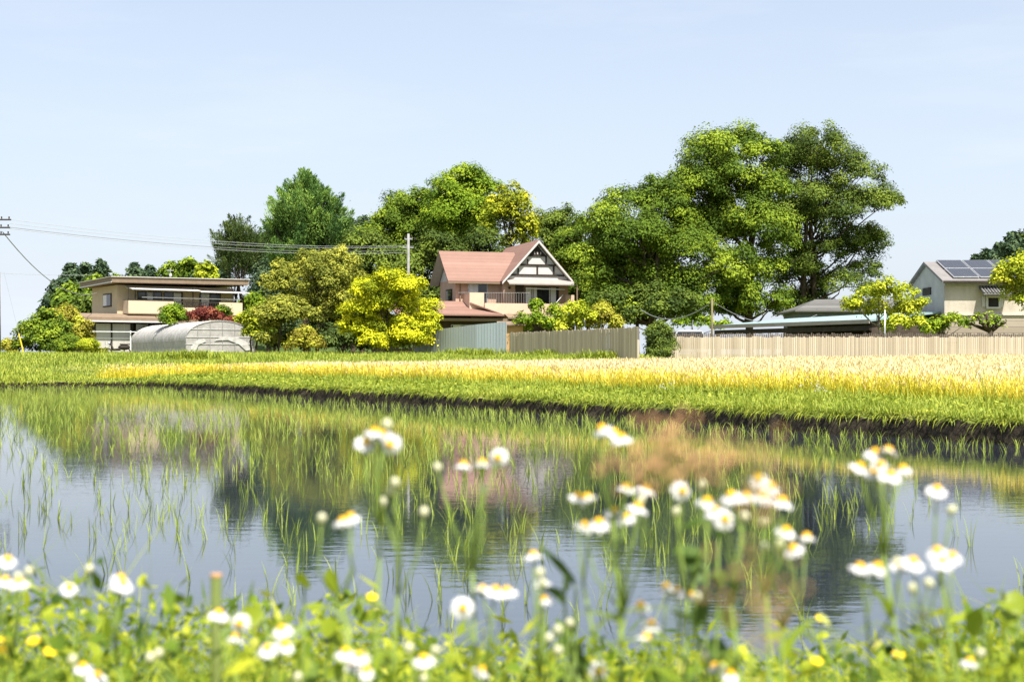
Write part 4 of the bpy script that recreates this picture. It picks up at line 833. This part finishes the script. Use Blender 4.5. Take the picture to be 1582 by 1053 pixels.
for (px, py, D, lab) in ((745, 545, 84, 'clump of dark weeds at foot of the sheet metal fence'), (715, 546, 86, 'smaller dark weed clump left of the sheet metal fence corner'), (298, 556, 72, 'dark weed tuft before the greenhouse'), (850, 551, 78, 'low weeds at foot of the grey board fence near its left end'), (930, 552, 71.5, 'low weeds at foot of the grey board fence near its right end')):
    p = at(px, py, D); o = empty('weed_clump', (p.x, D, zg(p.x, D)), lab, 'weeds'); n = 700
    pos = np.stack([rng.normal(0, .75, n), rng.normal(0, .3, n), np.full(n, -.02)], 1); V, F = blades(pos, rng.uniform(.2, .65, n), np.full(n, .05), B3, .35); link_mesh('foliage', mesh_np('foliage', V, F), GRASSD, o)

# wheat: dense stalks in the front strip, then the tops
def wheat(n, smax, s0):
    X, Y, S, T_ = on_bank(n, s0, smax, -22, 50)
    m_ = n // 14; xc = rng.uniform(-18.5, -9, m_); yc = rng.uniform(58, 63, m_); sc_ = sdist(xc, yc); u_ = ((xc - P1[0]) * n1[0] + (yc - P1[1]) * n1[1] < s0) & (sc_ > s0) & (sc_ < smax)
    X, Y, S = np.concatenate([X, xc[u_]]), np.concatenate([Y, yc[u_]]), np.concatenate([S, sc_[u_]]); k = wheat_mask(X, Y) & seen(X, Y, 3); return X[k], Y[k], S[k]
Xa, Ya, Sa = wheat(120000, 5.2, 2.4); Xb, Yb, Sb = wheat(330000, 44, 5.2)
X = np.concatenate([Xa, Xb]); Y = np.concatenate([Ya, Yb]); S = np.concatenate([Sa, Sb]); Z = zground(X, Y)
hw = (.56 + .10 * rng.uniform(-1, 1, len(X)) + .05 * np.sin(X * .9) * np.sin(Y * .7)) * np.where(S < 4.5, rng.uniform(.5, 1.06, len(X)), 1.0)
yaw = rng.uniform(0, 2*math.pi, len(X)); pit = np.abs(rng.normal(0, .12, len(X))); Bx = yaw_pitch(yaw, pit); P = np.stack([X, Y, Z], 1)
V1, F1 = scatter(B2[0], B2[1], P, Bx, np.stack([.010 + .0002 * Y, hw * .5, hw], 1))
tip = P + Bx[:, :, 2] * (hw * .86)[:, None]
front = S < 5.2; kb = front & (rng.uniform(0, 1, len(X)) < .8)                    # leaves on the front stalks
V2, F2 = blades(P[kb] + np.array((0, 0, 1)) * (hw[kb] * rng.uniform(.05, .5, kb.sum()))[:, None], hw[kb] * .55, np.full(kb.sum(), .016), B3, .5)
tag(link_mesh('wheat_stalks', mesh_np('wheat_stalks', np.concatenate([V1, V2]), np.concatenate([F1, F2 + len(V1)])), STRAW), 'ripening yellow stalks of the wheat field', 'wheat', kind='stuff')
ear = np.array([(-.5, 0, 0), (.5, 0, 0), (.62, .05, .45), (-.62, .05, .45), (0, .35, 1.0)]); earF = np.array([(0, 1, 2), (0, 2, 3), (3, 2, 4)])
hz_ = rng.uniform(.10, .17, len(X)); Be = yaw_pitch(yaw, pit + rng.uniform(.1, .6, len(X)))
V, F = scatter(ear, earF, tip, Be, np.stack([.006 + .0002 * Y, hz_ * .6, hz_ * .8], 1))
fr_ = np.repeat(S < 3.5 + .4 * rng.normal(size=len(S)), 3)
GOLDE = leaf_mat('golden_ear', [(.1, (.46, .42, .03)), (.45, (.72, .60, .06)), (.9, (.84, .70, .16))], .25, .3)
_ears = mesh_np('wheat_ears', V, F); _o = link_mesh('wheat_ears', _ears, [EARS, GOLDE]); _ears.polygons.foreach_set('material_index', fr_.astype(np.int32))
tag(_o, 'pale bearded ears covering the top of the wheat field', 'wheat', kind='stuff')
# green undergrowth at the foot of the wheat
X, Y, S, T_ = on_bank(38000, 2.1, 3.6, -18, 46); k = seen(X, Y); X, Y = X[k], Y[k]
V, F = blades(np.stack([X, Y, zground(X, Y)], 1), rng.uniform(.12, .55, len(X)) * rng.uniform(.5, 1, len(X)), .010 + Y * .0002, B3, .35)
tag(link_mesh('field_margin', mesh_np('field_margin', V, F), GRASSD), 'taller green grass at the foot of the wheat', 'grass', kind='stuff')

# white flowering weeds on the bank
WPET = grain('white_petal', (.60, .595, .59), (.70, .695, .69), 30, .6)
for q, (px, py, D, hh_, lab) in enumerate(((1250, 590, 22.5, .5, 'white flowering weed before the wheat, right of the centre'), (1268, 596, 22, .4, 'shorter white flowering weed beside a taller one on bank'), (1527, 575, 20, .55, 'tall white flowering weed by the wheat at far right'), (612, 570, 36, .6, 'grey stalked weed standing up before the wheat, left of the house'), (1030, 592, 25.5, .35, 'small white flowered weed on the bank below the round bush'))):
    p = at(px, py, D); z = zg(p.x, D); top = p.z - z; o = empty('flowering_weed', (p.x, D, z), lab, 'weed'); m = MB()
    for k in range(7):
        e = Vector((random.uniform(-.16, .16), random.uniform(-.16, .16), top * random.uniform(.75, 1.15))); m.tube([(0,0,0), tuple(e*.5 + Vector((0,0,.05))), tuple(e)], .0032, 4)
        fl = MB()
        for _ in range(3): fl.blob(tuple(e + Vector((random.uniform(-.03,.03), random.uniform(-.03,.03), random.uniform(-.02,.03)))), random.uniform(.005, .009), 6, 4)
        fl.build('flower', WPET, o)
    m.build('stem', GRASSD, o)

# rice seedlings
def tuft(nb, g):
    pos = np.stack([g.normal(0, .012, nb), g.normal(0, .012, nb), np.full(nb, -.02)], 1); h_ = g.uniform(.10, .215, nb)
    B = yaw_pitch(g.uniform(0, 2*math.pi, nb), np.abs(g.normal(.07, .12, nb)))
    return scatter(B4[0], B4[1], pos, B, np.stack([g.uniform(.0038, .007, nb), h_ * g.uniform(.08, .6, nb), h_], 1))
rows = []
rd = np.array((d1[0], d1[1])); rn = n1
for a in np.arange(-40, 0.0, .30):
    for t in np.arange(-30, 60, .19):
        rows.append((P1[0] + rd[0]*t + rn[0]*a, P1[1] + rd[1]*t + rn[1]*a))
rows = np.array(rows); rows += rng.normal(0, .045, rows.shape); X, Y = rows[:, 0], rows[:, 1]
ppx = 791 + X / np.maximum(Y, .1) * FPX
sd_ = sdist(X, Y)
keep = (sd_ < -.12) & (Y > 5.6) & (X < Y * .372 + 1.5) & (X > -Y * .372 - 3)
wob = .5 + .5 * np.sin(X * .9 + 1.3 * np.sin(Y * .6)) * np.cos(Y * .55 - X * .3)
dens = np.interp(Y, [5.5, 7.5, 10, 13, 18, 26, 40], [.28, .46, .54, .54, .54, .54, .58]) * (.45 + .8 * wob)
# the seedlings stand thin where the water lies open on the right and along the left margin
far_open = np.clip((X - (-.3 + .245 * Y)) / 1.2, 0, 1) * (sd_ < -1.6); dens *= 1 - .82 * far_open
left_open = np.clip((-.31 * Y + 1.0 - X) / 1.5, 0, 1) * np.clip((26 - Y) / 10, 0, 1); dens *= 1 - .45 * left_open
dens = np.where(sd_ > -1.0, np.maximum(dens, .5), dens)
keep &= rng.uniform(0, 1, len(X)) < dens
X, Y = X[keep], Y[keep]; order = np.argsort(Y); X, Y = X[order], Y[order]
RL = 'young green rice seedling tuft standing in the flooded paddy'
gt = np.random.default_rng(3); protos = [mesh_np('rice_seedling', *tuft(int(gt.integers(3, 8)), gt)) for _ in range(14)]
for me in protos: me.materials.append(RICE)
NI = 290
for k in range(min(NI, len(X))):
    o = bpy.data.objects.new('rice_seedling', protos[k % 14]); col.objects.link(o); o.location = (X[k], Y[k], 0); s_ = gt.uniform(.75, 1.2); o.scale = (s_, s_, s_); o.rotation_euler = (0, 0, gt.uniform(0, 6.28))
    tag(o, RL, 'rice seedling', 'rice seedlings in the paddy')
VV = []; FF = []; off = 0
for k in range(NI, len(X)):
    v, f = tuft(int(gt.integers(3, 7)) if Y[k] < 30 else 3, gt); wide = 1 + max(0, Y[k] - 12) * .06; c = v.copy(); c[:, 0] = c[:, 0] * 1.0; VV.append(c * np.array((1.0 * min(wide, 1.6), 1, 1)) + np.array((X[k], Y[k], 0))); FF.append(f + off); off += len(v)
tag(link_mesh('rice_plants', mesh_np('rice_plants', np.concatenate(VV), np.concatenate(FF)), RICE), 'rows of small rice plants farther out in the flooded paddy', 'rice', kind='stuff')

# ------------------------------------------------------------------ flowers and weeds on the near bank
NEARL = leaf_mat('near_leaf', [(.12, (.035, .075, .01)), (.42, (.15, .235, .016)), (.8, (.46, .49, .03)), (.97, (.60, .56, .16))], 3.0, .4, .45)
STEM = grain('green_stem', (.11, .17, .03), (.20, .27, .05), 20, .6)
DISC = grain('yellow_disc', (.72, .38, .015), (.85, .52, .03), 300, .7)
BUTTER = grain('buttercup_petal', (.85, .55, .01), (.90, .64, .02), 60, .35)
BUD = grain('pale_bud', (.46, .46, .28), (.60, .58, .42), 80, .7)
SORREL = grain('rusty_seed', (.44, .23, .11), (.60, .36, .19), 60, .8)

def petals_mesh(r=.0125, n=38, seed=0):
    g = np.random.default_rng(seed); V = []; F = []
    for k in range(n):
        a = 2*math.pi*k/n + g.normal(0, .05); l = r * g.uniform(.85, 1.08); w = .00105; dz = g.uniform(-.0022, .0014); c, s = math.cos(a), math.sin(a); b = len(V)
        for rr, ww, z in ((.003, .6, .0008), (l*.6, 1.15, .0002 + dz*.4), (l, .75, dz - .0024)): V += [(c*rr - s*w*ww, s*rr + c*w*ww, z), (c*rr + s*w*ww, s*rr - c*w*ww, z)]
        F += [(b, b+1, b+3, b+2), (b+2, b+3, b+5, b+4)]
    return mesh_np('flower', np.array(V), np.array(F))
PET = [petals_mesh(.0097 * s_, 38, k) for k, s_ in enumerate((1, 1.08, .94))]
for me in PET: me.materials.append(WPET)
_d = MB(); _d.blob((0, 0, .0016), (.0043, .0043, .0036), 10, 6); _do = _d.build('disc', DISC); DISCM = _do.data; DISCM.polygons.foreach_set('use_smooth', [True]*len(DISCM.polygons)); bpy.data.objects.remove(_do)
_c = MB(); _c.blob((0, 0, -.0022), (.0042, .0042, .003), 8, 5); _co = _c.build('calyx', STEM); CALM = _co.data; bpy.data.objects.remove(_co)
_b = MB(); _b.blob((0, 0, 0), (.0043, .0043, .005), 10, 7); _bo = _b.build('bud', BUD); BUDM = _bo.data; bpy.data.objects.remove(_bo)
def newo(name, me, parent, loc, rot):
    o = bpy.data.objects.new(name, me); col.objects.link(o); o.parent = parent; o.location = loc; o.rotation_mode = 'QUATERNION'; o.rotation_quaternion = rot; return o

FLEAF = []
for k in range(6):
    V, F = scatter(B4[0], B4[1], np.zeros((1, 3)), yaw_pitch(np.zeros(1), np.array([.45 + .14 * k])), np.array([[.008 + .0014 * k, .06, .06]])); FLEAF.append(mesh_np('leaf', V, F)); FLEAF[-1].materials.append(NEARL)
def fleabane(label, D, blooms, seed, root_px=None, leaves=7, tall=True):
    g = np.random.default_rng(seed); pts = [(at(px, py, D + g.uniform(-.05, .05)), kd) for px, py, kd in blooms]
    cx = sum(p.x for p, _ in pts) / len(pts); low = min(p.z for p, _ in pts); bx = cx + g.normal(0, .03) if root_px is None else (root_px - 791) / FPX * D; by = D + g.normal(0, .04)
    root = empty('fleabane', (bx, by, float(znear(bx, by)) - .01), label, 'flower', 'white fleabane flowers on the near bank'); o = root.location
    fork = Vector((cx, D, max(low - .075, o.z + .1))) - o
    m = MB(); m.tube([(0, 0, 0), (fork.x*.3 + g.normal()*.01, fork.y*.3, fork.z*.5), tuple(fork)], [.0024, .0021, .0017], 6)
    for p, kd in pts:
        e = p - o; mid = fork.lerp(e, .55) + Vector((g.normal()*.006, g.normal()*.006, -.012)); m.tube([tuple(fork), tuple(mid), tuple(e + Vector((0, 0, -.002)))], [.0013, .0011, .0010], 5)
        nrm = Vector((g.normal()*.26 + .06, g.normal()*.22 - .2, 1)).normalized(); q = nrm.to_track_quat('Z', 'Y')
        if kd == 'f':
            f_ = newo('flower', PET[g.integers(3)], root, e, q); newo('disc', DISCM, f_, (0, 0, 0), (1, 0, 0, 0)); newo('calyx', CALM, f_, (0, 0, 0), (1, 0, 0, 0))
        elif kd == 's':
            f_ = newo('flower', PET[g.integers(3)], root, e, Vector((g.normal()*.3, -1, .35)).normalized().to_track_quat('Z', 'Y')); newo('disc', DISCM, f_, (0, 0, 0), (1, 0, 0, 0)); newo('calyx', CALM, f_, (0, 0, 0), (1, 0, 0, 0))
        else: newo('bud', BUDM, root, e, q)
    m.build('stem', STEM, root, True)
    n = leaves; tt = g.uniform(.15, .95, n); ps = np.array([tuple(Vector((fork.x*.3*t*2 if t < .5 else fork.x*(.3 + (t-.5)*1.4), fork.y*t, fork.z*t))) for t in tt])
    for p in ps:
        lf = bpy.data.objects.new('leaf', FLEAF[g.integers(6)]); col.objects.link(lf); lf.parent = root; lf.location = p; lf.rotation_euler = (0, 0, g.uniform(0, 6.28)); z_ = g.uniform(.75, 1.3); lf.scale = (z_, z_, z_)
    return root
FB = [
 ('fleabane with pale pinkish blooms against the golden tree reflection', 1.32, [(565,684,'f'),(590,672,'f'),(604,686,'s'),(598,655,'b'),(578,668,'f')]),
 ('fleabane with two flat white blooms in front of the brown reflection', 1.35, [(716,719,'f'),(745,717,'f'),(770,706,'s'),(676,722,'b'),(748,757,'b')]),
 ('slim fleabane with only buds above the single bloom at centre left', 1.3, [(610,745,'b'),(606,757,'b'),(590,775,'b'),(655,790,'b')]),
 ('fleabane with one flat bloom over dark water at centre left', 1.3, [(542,799,'f'),(497,800,'b'),(530,806,'f')]),
 ('fleabane with two topmost blooms on a thick stem near the middle', 1.3, [(930,663,'f'),(948,670,'f'),(960,677,'f')]),
 ('fleabane with lone wide bloom left of the big middle cluster', 1.3, [(893,768,'f'),(908,770,'f')]),
 ('fleabane forming left half of the big middle cluster', 1.3, [(968,754,'f'),(998,757,'f'),(948,790,'f'),(985,784,'f'),(903,812,'f'),(925,808,'f'),(968,800,'f'),(990,772,'b')]),
 ('fleabane with one bloom facing the camera in the big cluster', 1.28, [(1053,758,'s'),(1084,749,'b'),(1045,790,'b')]),
 ('fleabane with a diagonal row of blooms in the big cluster', 1.25, [(1092,775,'f'),(1105,790,'f'),(1119,801,'s'),(1130,766,'f'),(1152,768,'f'),(1150,798,'b')]),
 ('fleabane with half open blooms at right top of the big cluster', 1.2, [(1172,740,'f'),(1190,752,'f'),(1208,775,'f'),(1178,768,'f')]),
 ('fleabane with three blooms at right lower end of the big cluster', 1.3, [(1214,820,'f'),(1246,830,'f'),(1226,848,'f'),(1180,807,'b'),(1182,845,'b'),(1205,840,'b')]),
 ('fleabane with a dome of six blooms before open water at right', 1.32, [(1352,700,'f'),(1372,697,'f'),(1328,722,'f'),(1350,732,'f'),(1376,735,'f'),(1395,725,'f'),(1360,718,'f')]),
 ('fleabane with one small tilted bloom over open water at right', 1.35, [(1447,756,'f'),(1470,787,'b')]),
 ('fleabane with large bright bloom low at the right', 1.2, [(1448,852,'f'),(1470,860,'f'),(1455,868,'f'),(1410,868,'f')]),
 ('fleabane with a level row of three blooms low at right', 1.25, [(1328,877,'f'),(1355,876,'f'),(1390,874,'f')]),
 ('fleabane with stacked half open blooms at lower middle', 1.35, [(824,858,'f'),(834,884,'b'),(838,902,'f'),(842,926,'f'),(838,900,'b')]),
 ('fleabane with three blooms in the grass at lower middle left', 1.3, [(745,911,'f'),(783,913,'f'),(715,938,'s'),(765,912,'f')]),
 ('fleabane with five blooms at lower middle right', 1.3, [(1030,908,'f'),(1064,919,'f'),(990,936,'f'),(1006,965,'f'),(998,985,'f'),(1045,912,'f'),(1076,922,'b')]),
 ('fleabane with small blooms at the left edge', 1.35, [(12,865,'f'),(8,897,'f'),(28,890,'b'),(45,882,'b'),(30,900,'f')]),
 ('fleabane with one round bloom alone at lower left', 1.4, [(186,893,'f'),(190,902,'f'),(182,905,'f')]),
 ('slim fleabane with a small bloom and bud at lower left', 1.5, [(107,908,'f'),(138,878,'b')]),
 ('fleabane with four blooms beside the cut reed', 1.35, [(338,948,'f'),(371,962,'s'),(364,985,'f'),(346,958,'b')]),
 ('fleabane with two blooms low right of the cut reed', 1.35, [(436,972,'f'),(414,1002,'f'),(440,996,'f')]),
 ('fleabane with three blooms at bottom, left of the middle', 1.25, [(534,1008,'f'),(546,1024,'f'),(565,1036,'f'),(555,1014,'f')]),
 ('fleabane with one half open bloom at bottom middle', 1.3, [(745,1036,'f'),(862,1004,'b'),(848,985,'b')]),
 ('fleabane with ragged bloom at bottom, right of the middle', 1.3, [(925,1036,'s'),(862,972,'b'),(880,962,'b')]),
 ('fleabane with buds only at the bottom left', 1.3, [(232,1015,'b'),(245,1008,'b'),(460,1045,'b'),(655,1048,'b')]),
 ('fleabane with two small blooms at the bottom, below the lone round one', 1.35, [(128,1030,'f'),(150,1044,'f'),(112,1018,'b')]),
 ('fleabane with a pair of blooms at bottom between middle and right', 1.3, [(1105,1030,'f'),(1128,1042,'f'),(1090,1012,'b')]),
 ('fleabane with single low bloom at the bottom right corner', 1.35, [(1498,1022,'f'),(1515,1008,'b')]),
 ('fleabane with low bloom and two buds at bottom, left of middle', 1.3, [(655,1018,'f'),(632,1000,'b'),(672,1004,'b')]),
 ('fleabane with faded buds under the large bright bloom at right', 1.25, [(1410,908,'b'),(1435,900,'b'),(1425,950,'b'),(1385,868,'b')]),
]
for k, (lab, D, bl_) in enumerate(FB): fleabane(lab, D, bl_, 200 + k)

# buttercups
bc = MB(); 
for k in range(5):
    a = k * 2*math.pi/5; bc.blob((.0038*math.cos(a), .0038*math.sin(a), .001), (.0037, .0037, .0016), 8, 4)
bco = bc.build('flower', BUTTER); BCM = bco.data; bpy.data.objects.remove(bco)
for k, (px, py, D, lab) in enumerate(((52, 990, 1.5, 'brightest yellow buttercup at lower left'), (78, 1006, 1.5, 'yellow buttercup just right of the brightest one'), (3, 1003, 1.4, 'yellow buttercup cut by the left edge'), (1262, 1022, 1.6, 'small yellow buttercup at bottom right'), (1388, 1011, 1.6, 'yellow buttercup at bottom below the large bright bloom'), (1268, 955, 1.8, 'tiny yellow buttercup before water at right'), (575, 922, 1.7, 'pale yellow buttercup at grass edge left of the middle'), (4, 985, 1.6, 'faint yellow buttercup above another at left edge'))):
    p = at(px, py, D); o = empty('buttercup', (p.x + .01, D, .5), lab, 'flower', 'yellow buttercups on the near bank')
    part('stem', STEM, o, lambda m: m.tube([(0, 0, 0), (-.01, 0, (p.z - .5)*.5), (-.01, 0, p.z - .5)], .0012, 5)); newo('flower', BCM, o, Vector((-.01, 0, p.z - .5)), Vector((random.uniform(-.3, .3), -.5, 1)).to_track_quat('Z', 'Y'))

# sorrel with a rusty seed head close to the lens
def sorrel(label, pts, D, seed, r=.0016, nb=11):
    g = np.random.default_rng(seed); P0 = [at(x, y, D) for x, y in pts]; b = (P0[0].x + .02, D + .02, .5); o = empty('sorrel', b, label, 'weed'); m = MB(); s_ = MB(); ob = Vector(b)
    top = [p - ob for p in P0]; m.tube([(0, 0, 0), tuple(top[0]*.6)] + [tuple(t) for t in top[:1]], [.0005, .0004, .0003], 5)
    for t in top:
        m.tube([tuple(top[0]*.985), tuple(t)], [.0008, .0004], 4)
        for _ in range(nb): s_.blob(tuple(t + Vector((g.normal()*.0065, g.normal()*.007, g.normal()*.005))), r * g.uniform(.6, 1.2), 5, 4)
    m.build('stem', STEM, o); s_.build('seed_head', SORREL, o)
sorrel('sorrel with rusty blurred seed head near the middle', [(1030,712),(985,728),(1000,690),(1040,672),(1075,690),(1100,705),(1060,725),(1015,735),(965,738),(1022,655),(1108,715),(1040,700)], .6, 1)
sorrel('sorrel with faint rusty stalk in the big white cluster', [(1165,722),(1172,700),(1180,745),(1170,780)], .5, 2, .0012)
sorrel('sorrel with low rusty stalk below the big white cluster', [(1170,905),(1175,935),(1165,880),(1180,960)], .5, 3, .0012)

# broad leaved weed in the cluster, a cut reed and tall stems
def leafy(label, name, D, tips, seed, w=.018, l=.07, lmat=None):
    g = np.random.default_rng(seed); p0 = [at(x, y, D) for x, y in tips]; cx = sum(p.x for p in p0)/len(p0); o = empty(name, (cx, D, .49), label, 'weed'); m = MB(); P_ = []
    for p in p0:
        e = p - o.location; m.tube([(g.normal()*.01, 0, 0), (e.x*.5, g.normal()*.01, e.z*.6), tuple(e)], [.0024, .002, .0012], 5); P_ += [tuple(e * t) for t in (1, .93, .84, .72, .6, .5)]
    m.build('stem', STEM, o, True); P_ = np.array(P_); 
    BL = basis(g.normal(size=(len(P_), 3))*.6 + np.array((0, -.5, .6)), g)
    for p, b_ in zip(P_, BL):
        V, F = scatter(ROUND_T, ROUND_F, p[None], b_[None], np.array([[w * g.uniform(.6, 1.3), l * g.uniform(.5, 1.1), l]])); link_mesh('leaf', mesh_np('leaf', V, F), lmat or NEARL, o)
DARKL = leaf_mat('dark_near_leaf', [(.1, (.03, .06, .012)), (.5, (.07, .125, .018)), (.9, (.14, .21, .025))], 3.0, .3)
leafy('broad leaved weed in the middle of the big white cluster', 'broad_leaved_weed', 1.35, [(1092,805),(1110,832),(1070,850)], 1, .022, .036, DARKL)
leafy('upright broad leaved weed at lower middle', 'broad_leaved_weed', 1.4, [(872,890),(890,905)], 2, .014, .055, DARKL)
leafy('leafy weed rising at the right edge', 'broad_leaved_weed', 1.5, [(1520,945),(1555,930),(1575,950)], 3, .022, .04)
leafy('leafy weed with pale leaves left of bottom middle', 'broad_leaved_weed', 1.6, [(470,905),(405,940),(520,915)], 4, .02, .03)
rp = at(334, 890, 1.5); REED = grain('dark_reed', (.07, .10, .02), (.13, .16, .03), 30, .6)
rd_ = empty('cut_reed', (rp.x, 1.5, .49), 'thick cut green reed stub at lower left', 'reed'); part('stem', REED, rd_, lambda m: m.tube([(0, 0, 0), (0, 0, rp.z - .49)], .0058, 10), True); part('cut_top', SORREL, rd_, lambda m: m.tube([(0, 0, rp.z - .49), (0, 0, rp.z - .487)], .006, 10))

# clover, dandelion leaves and grass covering the near bank
def coverh(X, Y):
    """height of the weeds: tall and rank near the path, low at the water's edge, thinner on the right"""
    line = np.interp(791 + X / Y * FPX, [-200, 150, 300, 560, 680, 1050, 1380, 1500, 1800], [915, 925, 950, 940, 992, 1010, 1015, 945, 925]) + 14 * np.sin(X * 19 + 3 * np.sin(Y * 4)) + 12 * np.sin(X * 43 + Y * 7)
    return np.clip(CAMZ - (line - HOR) / FPX * Y - znear(X, Y), .03, .42)
def cover(n, T, F_, wr, lr, up, top):
    X = rng.uniform(-1.5, 1.5, n); Y = 1.32 + 1.75 * rng.uniform(0, 1, n) ** .9; k = np.abs(X) < Y * .4 + .15; X, Y = X[k], Y[k]; m_ = len(X)
    ch = coverh(X, Y) * rng.choice([.6, .8, 1.0, top], m_); Z = znear(X, Y) + ch * rng.uniform(0, 1, m_) ** .75
    return scatter(T, F_, np.stack([X, Y, Z], 1), basis(rng.normal(size=(m_, 3)) * .62 + np.array((0, -.2, up))), np.stack([rng.uniform(*wr, m_), rng.uniform(*lr, m_), np.full(m_, .03)], 1))
V, F = cover(10000, ROUND_T, ROUND_F, (.007, .02), (.010, .025), .75, 1.04); V2, F2 = cover(12000, LEAF_T, LEAF_F, (.010, .026), (.022, .05), .5, 1.08)
V = np.concatenate([V, V2]); F = np.concatenate([F, F2 + len(V) - len(V2)])
tag(link_mesh('ground_cover', mesh_np('ground_cover', V, F), NEARL), 'clover and other low green leaves on the near bank', 'weeds', kind='stuff')
n = 15000; X = rng.uniform(-1.5, 1.5, n); Y = 1.3 + 2.3 * rng.uniform(0, 1, n); k = np.abs(X) < Y * .4 + .15; X, Y = X[k], Y[k]
V, F = blades(np.stack([X, Y, znear(X, Y)], 1), coverh(X, Y) * np.minimum(rng.uniform(.6, 1.1, len(X)) + (rng.uniform(0, 1, len(X)) > .93) * .25, 1.35), rng.uniform(.0022, .006, len(X)), B4, .3)
tag(link_mesh('bank_blades', mesh_np('bank_blades', V, F), NEARL), 'long grass blades among the flowers of the near bank', 'grass', kind='stuff')
